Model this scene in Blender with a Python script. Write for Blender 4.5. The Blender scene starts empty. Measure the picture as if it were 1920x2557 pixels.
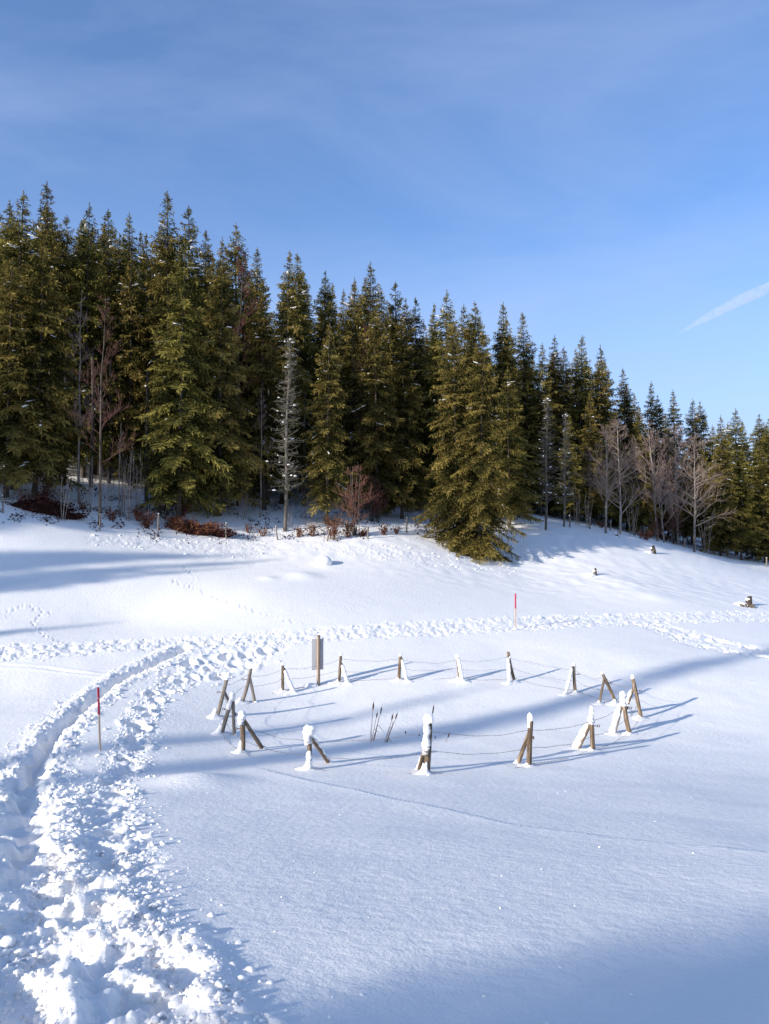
import bpy, math, random
import numpy as np
from mathutils import Vector, Quaternion, noise as mnoise

# ------------------------------------------------------------------ camera, sky, sun, exposure
scene = bpy.context.scene
COL = scene.collection
F, CX, CY = 1860.0, 960.0, 1278.5            # lens of the photograph in its own pixels
PITCH = math.radians(1.9)
cam_d = bpy.data.cameras.new("camera")
cam_d.sensor_fit = 'VERTICAL'; cam_d.sensor_height = 36.0; cam_d.lens = 36.0 * F / 2557.0
cam_d.clip_start = 0.1; cam_d.clip_end = 20000
cam = bpy.data.objects.new("camera", cam_d); COL.objects.link(cam)
cam.rotation_euler = (math.radians(90) + PITCH, 0, 0)
scene.camera = cam

SUN_EL = math.radians(18)
SHADOW_AZ = math.radians(53)                  # shadows run this far right of straight ahead
to_sun = Vector((-math.sin(SHADOW_AZ) * math.cos(SUN_EL), -math.cos(SHADOW_AZ) * math.cos(SUN_EL), math.sin(SUN_EL)))
sun_d = bpy.data.lights.new("sun", 'SUN'); sun_d.energy = 4.8; sun_d.angle = math.radians(0.9); sun_d.color = (1.0, 0.94, 0.86)
sun = bpy.data.objects.new("sun", sun_d); COL.objects.link(sun)
sun.rotation_euler = (-to_sun).to_track_quat('-Z', 'Y').to_euler()

world = bpy.data.worlds.new("World"); scene.world = world; world.use_nodes = True
nt = world.node_tree; nt.nodes.clear()
def N(tree, typ, **kw):
    n = tree.nodes.new(typ)
    for k, v in kw.items(): setattr(n, k, v)
    return n
w_out = N(nt, 'ShaderNodeOutputWorld'); w_bg = N(nt, 'ShaderNodeBackground')
sky = N(nt, 'ShaderNodeTexSky', sky_type='NISHITA', sun_disc=False)
sky.sun_elevation = SUN_EL; sky.sun_rotation = math.atan2(to_sun.x, to_sun.y) % (2 * math.pi)
sky.altitude = 1200; sky.air_density = 1.0; sky.dust_density = 1.2; sky.ozone_density = 3.5
# thin high cirrus, streaked, over the whole sky
tc = N(nt, 'ShaderNodeTexCoord')
mp = N(nt, 'ShaderNodeMapping'); mp.inputs['Rotation'].default_value = (0.15, 0.62, 0.35); mp.inputs['Location'].default_value = (-0.25, 0.1, 0.3); mp.inputs['Scale'].default_value = (1.0, 1.5, 3.4)
n1 = N(nt, 'ShaderNodeTexNoise'); n1.inputs['Scale'].default_value = 1.5; n1.inputs['Detail'].default_value = 7; n1.inputs['Roughness'].default_value = 0.58; n1.inputs['Distortion'].default_value = 0.5
r1 = N(nt, 'ShaderNodeMapRange'); r1.inputs['From Min'].default_value = 0.44; r1.inputs['From Max'].default_value = 0.74; r1.inputs['To Min'].default_value = 0.10; r1.inputs['To Max'].default_value = 0.42
mx = N(nt, 'ShaderNodeMix', data_type='RGBA'); mx.inputs['B'].default_value = (2.6, 3.3, 4.9, 1)
hs = N(nt, 'ShaderNodeHueSaturation'); hs.inputs['Saturation'].default_value = 1.10; hs.inputs['Hue'].default_value = 0.505; hs.inputs['Value'].default_value = 1.24
nt.links.new(tc.outputs['Generated'], mp.inputs['Vector']); nt.links.new(mp.outputs['Vector'], n1.inputs['Vector'])
nt.links.new(n1.outputs['Fac'], r1.inputs['Value'])
# the veil looks thicker towards the horizon, all the way round
sx = N(nt, 'ShaderNodeSeparateXYZ'); rz = N(nt, 'ShaderNodeMapRange', interpolation_type='SMOOTHSTEP')
rz.inputs['From Min'].default_value = 0.42; rz.inputs['From Max'].default_value = 0.05; rz.inputs['To Max'].default_value = 0.70
ad = N(nt, 'ShaderNodeMath', operation='ADD', use_clamp=True)
nt.links.new(tc.outputs['Generated'], sx.inputs[0]); nt.links.new(sx.outputs['Z'], rz.inputs['Value'])
nt.links.new(r1.outputs['Result'], ad.inputs[0]); nt.links.new(rz.outputs['Result'], ad.inputs[1]); nt.links.new(ad.outputs[0], mx.inputs['Factor'])
nt.links.new(sky.outputs['Color'], hs.inputs['Color']); nt.links.new(hs.outputs['Color'], mx.inputs['A'])
nt.links.new(mx.outputs['Result'], w_bg.inputs['Color']); nt.links.new(w_bg.outputs['Background'], w_out.inputs['Surface'])
w_bg.inputs['Strength'].default_value = 0.15

scene.view_settings.view_transform = 'Standard'; scene.view_settings.look = 'None'
scene.view_settings.gamma = 1.0; scene.view_settings.use_curve_mapping = False
scene.view_settings.exposure = 0.39
scene.render.engine = 'CYCLES'
scene.cycles.use_denoising = True
scene.cycles.max_bounces = 6; scene.cycles.transparent_max_bounces = 8

rng = np.random.default_rng(7)
random.seed(7)

# ------------------------------------------------------------------ helpers
def tag(o, label=None, cat=None, group=None, kind=None):
    if label: o['label'] = label
    if cat: o['category'] = cat
    if group: o['group'] = group
    if kind: o['kind'] = kind
    return o
def empty(name, loc):
    o = bpy.data.objects.new(name, None); COL.objects.link(o); o.location = loc; o.empty_display_size = 0.2
    return o
def link(name, me, parent=None, loc=(0, 0, 0), rot=None):
    o = bpy.data.objects.new(name, me); COL.objects.link(o)
    o.parent = parent; o.location = loc
    if rot is not None:
        o.rotation_mode = 'QUATERNION'; o.rotation_quaternion = rot
    return o
def mesh_np(name, V, Fq, mat, smooth=True, attr=None):
    """V (n,3), Fq (m,k) with k = 3 or 4 (one array or a list of arrays)"""
    me = bpy.data.meshes.new(name)
    V = np.asarray(V, dtype=np.float32)
    Fs = Fq if isinstance(Fq, list) else [Fq]
    Fs = [np.asarray(f, dtype=np.int32) for f in Fs if len(f)]
    loops = np.concatenate([f.ravel() for f in Fs])
    tot = np.concatenate([np.full(len(f), f.shape[1], dtype=np.int32) for f in Fs])
    start = np.concatenate([[0], np.cumsum(tot)[:-1]]).astype(np.int32)
    me.vertices.add(len(V)); me.vertices.foreach_set('co', V.ravel())
    me.loops.add(len(loops)); me.loops.foreach_set('vertex_index', loops)
    me.polygons.add(len(tot)); me.polygons.foreach_set('loop_start', start); me.polygons.foreach_set('loop_total', tot)
    me.polygons.foreach_set('use_smooth', np.full(len(tot), smooth, dtype=bool))
    if attr is not None:
        a = me.attributes.new('tint', 'FLOAT', 'POINT'); a.data.foreach_set('value', np.asarray(attr, dtype=np.float32))
    me.update(calc_edges=True); me.validate()
    me.materials.append(mat)
    return me

# value noise and cellular noise on arrays
def _h(ix, iy, s):
    n = (ix.astype(np.int64) * 374761393 + iy.astype(np.int64) * 668265263 + s * 974634533) & 0xffffffff
    n = ((n ^ (n >> 13)) * 1274126177) & 0xffffffff
    n = ((n ^ (n >> 15)) * 2246822519) & 0xffffffff
    return ((n ^ (n >> 16)) & 0xffffff) / float(0xffffff)
def vnoise(x, y, s=0):
    ix, iy = np.floor(x), np.floor(y); fx, fy = x - ix, y - iy
    fx = fx * fx * (3 - 2 * fx); fy = fy * fy * (3 - 2 * fy)
    a, b, c, d = _h(ix, iy, s), _h(ix + 1, iy, s), _h(ix, iy + 1, s), _h(ix + 1, iy + 1, s)
    return (a + (b - a) * fx) * (1 - fy) + (c + (d - c) * fx) * fy - 0.5
def worley(x, y, s=0):
    ix, iy = np.floor(x), np.floor(y); best = np.full(x.shape, 9.0)
    for dx in (-1, 0, 1):
        for dy in (-1, 0, 1):
            cx, cy = ix + dx, iy + dy
            d = (cx + _h(cx, cy, s) - x) ** 2 + (cy + _h(cx, cy, s + 51) - y) ** 2
            best = np.minimum(best, d)
    return np.sqrt(best)
def sstep(a, b, x):
    t = np.clip((x - a) / (b - a), 0, 1); return t * t * (3 - 2 * t)

# ------------------------------------------------------------------ materials
def new_mat(name):
    m = bpy.data.materials.new(name); m.use_nodes = True
    t = m.node_tree; b = t.nodes['Principled BSDF']
    return m, t, b
def snow_material():
    m, t, b = new_mat("snow")
    b.inputs['Base Color'].default_value = (0.955, 0.905, 0.85, 1); b.inputs['Roughness'].default_value = 0.62
    b.inputs['Subsurface Weight'].default_value = 0.6; b.inputs['Subsurface Radius'].default_value = (1.0, 0.95, 0.9); b.inputs['Subsurface Scale'].default_value = 0.045
    b.inputs['Specular IOR Level'].default_value = 0.25
    co = N(t, 'ShaderNodeNewGeometry')
    a = N(t, 'ShaderNodeTexNoise'); a.inputs['Scale'].default_value = 42; a.inputs['Detail'].default_value = 4; a.inputs['Roughness'].default_value = 0.6
    c = N(t, 'ShaderNodeTexNoise'); c.inputs['Scale'].default_value = 9; c.inputs['Detail'].default_value = 3
    add = N(t, 'ShaderNodeMath', operation='MULTIPLY_ADD'); add.inputs[1].default_value = 0.5
    bp = N(t, 'ShaderNodeBump'); bp.inputs['Strength'].default_value = 0.75; bp.inputs['Distance'].default_value = 0.02
    t.links.new(co.outputs['Position'], a.inputs['Vector']); t.links.new(co.outputs['Position'], c.inputs['Vector'])
    t.links.new(a.outputs['Fac'], add.inputs[0]); t.links.new(c.outputs['Fac'], add.inputs[2])
    t.links.new(add.outputs[0], bp.inputs['Height']); t.links.new(bp.outputs['Normal'], b.inputs['Normal'])
    return m
SNOW = snow_material()
def wood_material(name, c0, c1, c2, grain=28.0):
    m, t, b = new_mat(name)
    co = N(t, 'ShaderNodeTexCoord'); oi = N(t, 'ShaderNodeObjectInfo')
    mp = N(t, 'ShaderNodeMapping'); mp.inputs['Scale'].default_value = (grain, grain, 2.2)
    sh = N(t, 'ShaderNodeVectorMath', operation='ADD')
    sc = N(t, 'ShaderNodeVectorMath', operation='SCALE'); sc.inputs[0].default_value = (17, 9, 31)
    n = N(t, 'ShaderNodeTexNoise'); n.inputs['Scale'].default_value = 1.0; n.inputs['Detail'].default_value = 5; n.inputs['Roughness'].default_value = 0.65
    r = N(t, 'ShaderNodeValToRGB')
    r.color_ramp.elements[0].position = 0.30; r.color_ramp.elements[0].color = (*c0, 1)
    r.color_ramp.elements[1].position = 0.70; r.color_ramp.elements[1].color = (*c2, 1)
    e = r.color_ramp.elements.new(0.48); e.color = (*c1, 1)
    hs = N(t, 'ShaderNodeHueSaturation'); mr = N(t, 'ShaderNodeMapRange'); mr.inputs['To Min'].default_value = 0.7; mr.inputs['To Max'].default_value = 1.2
    bp = N(t, 'ShaderNodeBump'); bp.inputs['Strength'].default_value = 0.7; bp.inputs['Distance'].default_value = 0.012
    t.links.new(oi.outputs['Random'], sc.inputs['Scale']); t.links.new(co.outputs['Object'], sh.inputs[0]); t.links.new(sc.outputs[0], sh.inputs[1])
    t.links.new(sh.outputs[0], mp.inputs['Vector']); t.links.new(mp.outputs[0], n.inputs['Vector'])
    t.links.new(n.outputs['Fac'], r.inputs['Fac']); t.links.new(r.outputs[0], hs.inputs['Color'])
    t.links.new(oi.outputs['Random'], mr.inputs['Value']); t.links.new(mr.outputs[0], hs.inputs['Value'])
    t.links.new(hs.outputs[0], b.inputs['Base Color']); t.links.new(n.outputs['Fac'], bp.inputs['Height']); t.links.new(bp.outputs[0], b.inputs['Normal'])
    b.inputs['Roughness'].default_value = 0.85; b.inputs['Specular IOR Level'].default_value = 0.2
    return m
WOOD = wood_material("weathered_wood", (0.04, 0.027, 0.018), (0.15, 0.105, 0.068), (0.42, 0.33, 0.235), 34)
GREYWOOD = wood_material("grey_wood", (0.10, 0.085, 0.07), (0.20, 0.17, 0.14), (0.32, 0.28, 0.23))
PALEWOOD = wood_material("pale_planed_wood", (0.36, 0.26, 0.18), (0.46, 0.345, 0.25), (0.54, 0.42, 0.31), 16)
BARK = wood_material("spruce_bark", (0.03, 0.022, 0.017), (0.075, 0.058, 0.045), (0.15, 0.125, 0.10), 9)
PALEBARK = wood_material("pale_bark", (0.12, 0.10, 0.085), (0.24, 0.205, 0.17), (0.38, 0.34, 0.29), 8)
def flat(name, col, rough=0.7, spec=0.3, var=0.0, metal=0.0):
    m, t, b = new_mat(name)
    b.inputs['Roughness'].default_value = rough; b.inputs['Specular IOR Level'].default_value = spec; b.inputs['Metallic'].default_value = metal
    co = N(t, 'ShaderNodeTexCoord'); n = N(t, 'ShaderNodeTexNoise'); n.inputs['Scale'].default_value = 14; n.inputs['Detail'].default_value = 4
    mr = N(t, 'ShaderNodeMapRange'); mr.inputs['From Min'].default_value = 0.25; mr.inputs['From Max'].default_value = 0.75
    mr.inputs['To Min'].default_value = 1 - var; mr.inputs['To Max'].default_value = 1 + var
    hs = N(t, 'ShaderNodeHueSaturation'); hs.inputs['Color'].default_value = (*col, 1)
    t.links.new(co.outputs['Object'], n.inputs['Vector']); t.links.new(n.outputs['Fac'], mr.inputs['Value']); t.links.new(mr.outputs[0], hs.inputs['Value'])
    t.links.new(hs.outputs[0], b.inputs['Base Color'])
    return m
RED = flat("red_paint", (0.42, 0.012, 0.045), 0.55, 0.35, 0.18)
WHITE = flat("white_tape", (0.75, 0.75, 0.75), 0.6, 0.3, 0.1)
STEEL = flat("rusty_wire", (0.17, 0.15, 0.14), 0.6, 0.4, 0.3)
RUST = flat("rusty_iron", (0.07, 0.03, 0.025), 0.7, 0.3, 0.3)
BOARD = wood_material("grey_plywood", (0.31, 0.31, 0.32), (0.36, 0.36, 0.37), (0.39, 0.385, 0.38), 7)
REED = flat("dry_reed", (0.22, 0.135, 0.085), 0.8, 0.2, 0.3)
SEED = flat("brown_seed_head", (0.045, 0.018, 0.012), 0.9, 0.1, 0.3)
FLUFF = flat("reddish_seed_fluff", (0.20, 0.085, 0.055), 0.95, 0.1, 0.35)
def leaf_material(name, ca, cb, transl=0.25, objvar=0.25):
    m, t, b = new_mat(name)
    at = N(t, 'ShaderNodeAttribute', attribute_name='tint'); oi = N(t, 'ShaderNodeObjectInfo')
    mx = N(t, 'ShaderNodeMix', data_type='RGBA'); mx.inputs['A'].default_value = (*ca, 1); mx.inputs['B'].default_value = (*cb, 1)
    hs = N(t, 'ShaderNodeHueSaturation')
    mr = N(t, 'ShaderNodeMapRange'); mr.inputs['To Min'].default_value = 1 - objvar; mr.inputs['To Max'].default_value = 1 + objvar
    ma = N(t, 'ShaderNodeMath', operation='MULTIPLY'); ma.inputs[1].default_value = 7.31
    fr = N(t, 'ShaderNodeMath', operation='FRACT')
    mh = N(t, 'ShaderNodeMapRange'); mh.inputs['To Min'].default_value = 0.478; mh.inputs['To Max'].default_value = 0.503
    t.links.new(at.outputs['Fac'], mx.inputs['Factor']); t.links.new(mx.outputs['Result'], hs.inputs['Color'])
    t.links.new(oi.outputs['Random'], mr.inputs['Value']); t.links.new(mr.outputs[0], hs.inputs['Value'])
    t.links.new(oi.outputs['Random'], ma.inputs[0]); t.links.new(ma.outputs[0], fr.inputs[0]); t.links.new(fr.outputs[0], mh.inputs['Value']); t.links.new(mh.outputs[0], hs.inputs['Hue'])
    d = N(t, 'ShaderNodeBsdfDiffuse'); tr = N(t, 'ShaderNodeBsdfTranslucent'); ms = N(t, 'ShaderNodeMixShader'); ms.inputs[0].default_value = transl
    t.links.new(hs.outputs[0], d.inputs['Color']); t.links.new(hs.outputs[0], tr.inputs['Color'])
    t.links.new(d.outputs[0], ms.inputs[1]); t.links.new(tr.outputs[0], ms.inputs[2])
    t.links.new(ms.outputs[0], t.nodes['Material Output'].inputs['Surface']); t.nodes.remove(b)
    return m
NEEDLE = leaf_material("spruce_needles", (0.026, 0.031, 0.011), (0.27, 0.222, 0.055), 0.15)  # dark end kept very low, painting shade into the crown gaps
TWIG = leaf_material("bare_twigs", (0.22, 0.165, 0.13), (0.46, 0.38, 0.31), 0.0, 0.15)
REDTWIG = leaf_material("reddish_twigs", (0.10, 0.055, 0.042), (0.24, 0.115, 0.075), 0.0, 0.15)
DARKTWIG = leaf_material("grey_dead_twigs", (0.09, 0.08, 0.065), (0.22, 0.205, 0.16), 0.0, 0.15)
DRYLEAF = leaf_material("dry_beech_leaves", (0.09, 0.04, 0.02), (0.25, 0.115, 0.055), 0.2, 0.1)
LITTER = leaf_material("dark_brush", (0.022, 0.012, 0.009), (0.075, 0.032, 0.02), 0.0, 0.1)

# ------------------------------------------------------------------ terrain
def ray(u, v):
    x = (u - CX) / F; y = -(v - CY) / F
    Y = math.cos(PITCH) - math.sin(PITCH) * y; Z = math.sin(PITCH) + math.cos(PITCH) * y
    return x / Y, Z / Y                        # per metre straight ahead
CTRL = []
def ctl(u, v, d):
    a, b = ray(u, v); CTRL.append((a * d, d, b * d))
for u in (-350, 0, 320, 640, 960, 1290, 1600, 1920, 2300):
    for v, d in ((2557, 3.65), (2238, 6.0), (2094, 9.0), (2014, 12.0), (1965, 14.5)): ctl(u, v, d)
for u in (640, 960, 1290, 1600, 1920, 2300):
    ctl(u, 1927, 16.5); ctl(u, 1893, 18.1); ctl(u, 1850, 20.2); ctl(u, 1778, 23.3); ctl(u, 1704, 26.6)
for u in (-350, 0, 320):
    ctl(u, 1900, 17.2); ctl(u, 1800, 20.8); ctl(u, 1715, 24.8)
for v, d in ((1625, 28), (1575, 30.5), (1545, 32), (1480, 34.5), (1400, 37.5), (1340, 39.5), (1285, 42), (1225, 46), (1150, 56)): ctl(0, v, d)
for v, d in ((1610, 29.5), (1545, 33.7), (1480, 36.5), (1400, 40.5), (1340, 44), (1300, 46.5), (1240, 52), (1160, 65)): ctl(320, v, d)
for v, d in ((1594, 31), (1480, 37), (1400, 44), (1340, 49), (1300, 52), (1250, 60), (1170, 75)): ctl(640, v, d)
for v, d in ((1640, 29.5), (1572, 33), (1470, 40), (1400, 46), (1340, 51), (1310, 54.5), (1270, 63), (1225, 82)): ctl(960, v, d)
for v, d in ((1644, 30), (1570, 34.5), (1528, 38), (1471, 44), (1422, 50), (1380, 54), (1330, 58), (1290, 64), (1270, 82)): ctl(1290, v, d)
for v, d in ((1640, 30), (1550, 38), (1470, 46), (1400, 56), (1345, 66), (1335, 78)): ctl(1600, v, d)
for v, d in ((1640, 31), (1540, 42), (1480, 52), (1430, 68), (1405, 80), (1395, 95)): ctl(1920, v, d)
for x, y, z in ((0, 0, -1.6), (0, -8, -0.3), (8, 0, -1.7), (-8, 0, -1.6), (-30, -12, 0.5), (30, -12, -0.5), (0, -40, 3), (-45, 12, -1.5), (-32, 25, -3.4), (-40, 40, 2),
                (-60, 70, 12), (40, 20, -4.6), (60, 55, -4), (70, 90, -3), (-25, 110, 17), (15, 110, 9), (60, 130, -1), (110, 110, -4), (-110, 60, 10), (-120, -20, 4),
                (120, 0, -4), (0, -120, 8), (-60, 200, 26), (40, 200, 10), (140, 200, -4), (-200, 200, 30), (200, 200, -6), (300, -100, -5), (-300, -100, 15), (-300, 350, 40), (0, 400, 30), (350, 350, 0)):
    CTRL.append((x, y, z))
CP = np.array(CTRL)
def _phi(r2):
    return 0.5 * r2 * np.log(np.maximum(r2, 1e-9))
_n = len(CP); _A = np.zeros((_n + 3, _n + 3))
_d2 = ((CP[:, None, :2] - CP[None, :, :2]) ** 2).sum(-1)
_A[:_n, :_n] = _phi(_d2) + np.eye(_n) * 0.6
_A[:_n, _n] = 1; _A[:_n, _n + 1:] = CP[:, :2]; _A[_n, :_n] = 1; _A[_n + 1:, :_n] = CP[:, :2].T
_W = np.linalg.solve(_A, np.concatenate([CP[:, 2], [0, 0, 0]]))
def base_h(x, y):
    x = np.asarray(x, float); y = np.asarray(y, float); sh = x.shape; x = x.ravel(); y = y.ravel()
    out = _W[_n] + _W[_n + 1] * x + _W[_n + 2] * y
    for i in range(_n):
        out = out + _W[i] * _phi((x - CP[i, 0]) ** 2 + (y - CP[i, 1]) ** 2)
    return out.reshape(sh)
def hit(u, v):
    a, b = ray(u, v)
    Y = np.concatenate([np.arange(1.5, 60, 0.15), np.arange(60, 160, 0.5)])
    g = base_h(a * Y, Y) - b * Y
    k = np.nonzero(g >= 0)[0]
    if len(k) == 0: return Vector((a * 100, 100, float(base_h(a * 100, 100))))
    k = max(int(k[0]), 1)
    t = g[k - 1] / (g[k - 1] - g[k]); y = Y[k - 1] + t * (Y[k] - Y[k - 1])
    return Vector((a * y, y, float(base_h(a * y, y))))
def at_depth(u, v, d):
    a, b = ray(u, v); return Vector((a * d, d, b * d))
def hits(pts):
    return np.array([tuple(hit(u, v))[:2] for u, v in pts])
def ground(u, d):
    a, _ = ray(u, 1300); return Vector((a * d, d, float(base_h(a * d, d))))

# tracks, read as lines on the ground: (points, half widths in metres)
UP = [(-300, 1612), (0, 1607), (300, 1593), (640, 1575), (960, 1553), (1290, 1538), (1600, 1531), (1920, 1531), (2200, 1531)]
LO = [(-300, 1662), (0, 1655), (300, 1630), (640, 1614), (960, 1594), (1290, 1578), (1600, 1560), (1920, 1549), (2200, 1549)]
_u, _l = hits(UP), hits(LO)
path_c = (_u + _l) / 2; path_w = np.linalg.norm(_u - _l, axis=1) / 2 * 0.72
branch_c = hits([(1590, 1548), (1660, 1568), (1720, 1590), (1800, 1612), (1930, 1630), (2200, 1650)]); branch_w = np.array([0.6, 0.95, 1.2, 1.3, 1.4, 1.4])
junc_c = hits([(690, 1590), (610, 1622), (560, 1652), (500, 1668), (430, 1704), (392, 1735)]); junc_w = np.array([0.9, 1.15, 1.3, 1.0, 0.55, 0.35])
trench_c = hits([(462, 1616), (385, 1650), (300, 1692), (240, 1735), (180, 1790), (122, 1852), (84, 1930), (62, 2030), (60, 2150), (85, 2290), (90, 2420), (70, 2560), (60, 3000)])
trench_w = np.array([0.13, 0.14, 0.13, 0.13, 0.13, 0.13, 0.13, 0.14, 0.15, 0.17, 0.2, 0.22, 0.25])
trench_ch = np.array([0.55, 0.6, 0.62, 0.66, 0.68, 0.70, 0.70, 0.68, 0.68, 0.7, 0.75, 0.85, 0.9])
feet_c = hits([(392, 1735), (355, 1790), (335, 1850), (312, 1910), (275, 1980), (255, 2070), (250, 2150), (215, 2240), (225, 2340), (255, 2440), (300, 2600), (340, 3000)])
feet_ch = np.array([0.30, 0.30, 0.32, 0.34, 0.36, 0.38, 0.38, 0.40, 0.45, 0.5, 0.5, 0.5])
streak_c = hits([(0, 1660), (120, 1668), (230, 1682), (300, 1692), (345, 1690)])
edge_c = hits([(220, 1350), (330, 1352), (450, 1366), (600, 1368), (700, 1362), (860, 1372), (1000, 1385), (1120, 1405), (1260, 1415)]); edge_w = np.array([0.6, 1.0, 1.4, 1.8, 1.3, 1.2, 1.6, 1.8, 1.4])
ridge_c = hits([(690, 1935), (850, 1972), (1100, 2025), (1300, 2068), (1600, 2105), (1920, 2138), (2300, 2170)])
def pl_dist(x, y, pts, w=None):
    best = np.full(x.shape, 1e9); ww = np.zeros(x.shape); side = np.zeros(x.shape)
    for i in range(len(pts) - 1):
        ax, ay = pts[i]; bx, by = pts[i + 1]; dx, dy = bx - ax, by - ay; L2 = dx * dx + dy * dy + 1e-9
        t = np.clip(((x - ax) * dx + (y - ay) * dy) / L2, 0, 1)
        d = np.hypot(x - ax - t * dx, y - ay - t * dy); k = d < best
        best = np.where(k, d, best)
        if w is not None: ww = np.where(k, w[i] + (w[i + 1] - w[i]) * t, ww)
        side = np.where(k, np.sign(dx * (y - ay) - dy * (x - ax)), side)
    return best, ww, side
def smooth_line(p, n=6):
    out = []
    for i in range(len(p) - 1):
        p0, p1, p2, p3 = p[max(i - 1, 0)], p[i], p[i + 1], p[min(i + 2, len(p) - 1)]
        for k in range(n):
            t = k / n
            out.append(0.5 * ((2 * p1) + (-p0 + p2) * t + (2 * p0 - 5 * p1 + 4 * p2 - p3) * t * t + (-p0 + 3 * p1 - 3 * p2 + p3) * t ** 3))
    out.append(p[-1]); return np.array(out)
def smooth_w(w, n=6):
    i = np.arange(len(w)); return np.interp(np.linspace(0, len(w) - 1, (len(w) - 1) * n + 1), i, w)
T = {}
for k, c, w in (('path', path_c, path_w), ('branch', branch_c, branch_w), ('junc', junc_c, junc_w), ('trench', trench_c, trench_w), ('feet', feet_c, feet_ch), ('edge', edge_c, edge_w)):
    T[k] = (smooth_line(c, 4), smooth_w(w, 4))
TCH = smooth_w(trench_ch, 4)
FOOT = [(380, 1732), (390, 1751), (359, 1770), (372, 1788), (332, 1808), (356, 1823), (324, 1850), (345, 1868), (305, 1897), (317, 1926), (270, 1958), (292, 1987),
        (239, 2029), (270, 2078), (230, 2114), (270, 2164), (192, 2228), (236, 2278), (262, 2370), (330, 2400), (270, 2480), (370, 2530), (410, 2450),
        (560, 1640), (590, 1660), (520, 1668), (545, 1690), (480, 1690), (610, 1635), (470, 1655), (505, 1650), (620, 1662), (450, 1700), (660, 1625),
        (1650, 1572), (1690, 1590), (1730, 1588), (1760, 1612), (1800, 1600), (1830, 1625), (1870, 1615), (1900, 1638)]
_tl = smooth_line(trench_c, 4); _stp = []
_acc = 0.0
for _i in range(len(_tl) - 1):
    _L = float(np.linalg.norm(_tl[_i + 1] - _tl[_i])); _n2 = np.array([-(_tl[_i + 1] - _tl[_i])[1], (_tl[_i + 1] - _tl[_i])[0]]) / (_L + 1e-9)
    while _acc < _L:
        _q = _tl[_i] + (_tl[_i + 1] - _tl[_i]) * _acc / _L
        if (2.5 < _q[1] < 7 and len(_stp) % 3 != 9) or 7 <= _q[1] < 17: _stp.append(_q + _n2 * ((0.16 if len(_stp) % 2 else -0.16) + rng.normal(0, 0.10)))
        _acc += rng.uniform(0.34, 0.6) * (1.6 if _q[1] < 7 else 1)
    _acc -= _L
foot_xy = np.concatenate([hits(FOOT), np.array(_stp)])
ANIMAL = [[(-10, 1548), (25, 1524), (50, 1511), (75, 1516), (100, 1522), (126, 1533), (92, 1539), (86, 1555), (100, 1571), (125, 1592), (150, 1604)],
          [(450, 1408), (475, 1430), (491, 1447), (478, 1466), (520, 1485), (570, 1503), (640, 1527), (690, 1540), (760, 1560)], [(430, 1450), (478, 1466)],
          [(1500, 1750), (1640, 1800), (1760, 1830), (1920, 1850)]]
paws = []
for ai, a in enumerate(ANIMAL):
    p = smooth_line(hits(a), 8); s = 0.0
    for i in range(len(p) - 1):
        L = np.linalg.norm(p[i + 1] - p[i]); nrm = np.array([-(p[i + 1] - p[i])[1], (p[i + 1] - p[i])[0]]) / (L + 1e-9)
        while s < L:
            q = p[i] + (p[i + 1] - p[i]) * s / L + nrm * (0.07 if len(paws) % 2 else -0.07) + rng.normal(0, 0.02, 2)
            paws.append((q[0], q[1], 0.05 if ai == 3 else rng.uniform(0.045, 0.065), 0.008 if ai == 3 else 0.035)); s += rng.uniform(0.17, 0.27)
        s -= L
paws = np.array(paws)
HUMPS = [(490, 1958, 1.1, 0.16), (760, 1440, 1.2, 0.14), (672, 1445, 0.6, 0.07), (1480, 1434, 0.9, 0.12), (1640, 1490, 1.6, 0.10), (1560, 1455, 1.8, 0.10)]
hump_xy = [(hit(u, v), r, z) for u, v, r, z in HUMPS]

def clumps(x, y):
    wx = x + 0.12 * vnoise(x * 4, y * 4, 5); wy = y + 0.12 * vnoise(x * 4, y * 4, 6)
    far = np.clip((y - 6) / 10, 0, 1); k = np.interp(y, [0, 6, 10, 14, 18, 24, 40], [0.72, 0.66, 0.62, 0.70, 0.85, 0.70, 0.60])
    return k * ((0.02 + 0.08 * far) * (0.42 - worley(wx / 0.42, wy / 0.42, 1)) + (0.045 + 0.03 * far) * (0.42 - worley(wx / 0.19, wy / 0.19, 2)) + 0.030 * vnoise(wx * 7, wy * 7, 8)
            + 0.040 * (0.42 - worley(wx / 0.085, wy / 0.085, 3)) + 0.020 * (0.42 - worley(x / 0.04, y / 0.04, 13)) + 0.022 * vnoise(x * 24, y * 24, 7) + 0.010 * vnoise(x * 50, y * 50, 4) + 0.07 * vnoise(x * 1.3, y * 1.3, 9))
def churn_mask(x, y):
    e = 0.30 * vnoise(x * 2.2, y * 2.2, 21) + 0.35 * vnoise(x * 6, y * 6, 22)
    m = np.zeros(x.shape)
    for k in ('path', 'branch', 'junc'):
        d, w, _ = pl_dist(x, y, *T[k]); m = np.maximum(m, sstep(0.16, -0.16, d - w - e))
    d, w, _ = pl_dist(x, y, T['trench'][0], TCH); m = np.maximum(m, sstep(0.18, -0.22, d - w * 0.85 - 0.95 * e))
    d, w, _ = pl_dist(x, y, *T['feet']); m = np.maximum(m, sstep(0.18, -0.22, d - w * 0.85 - 0.8 * e))
    return m
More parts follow.
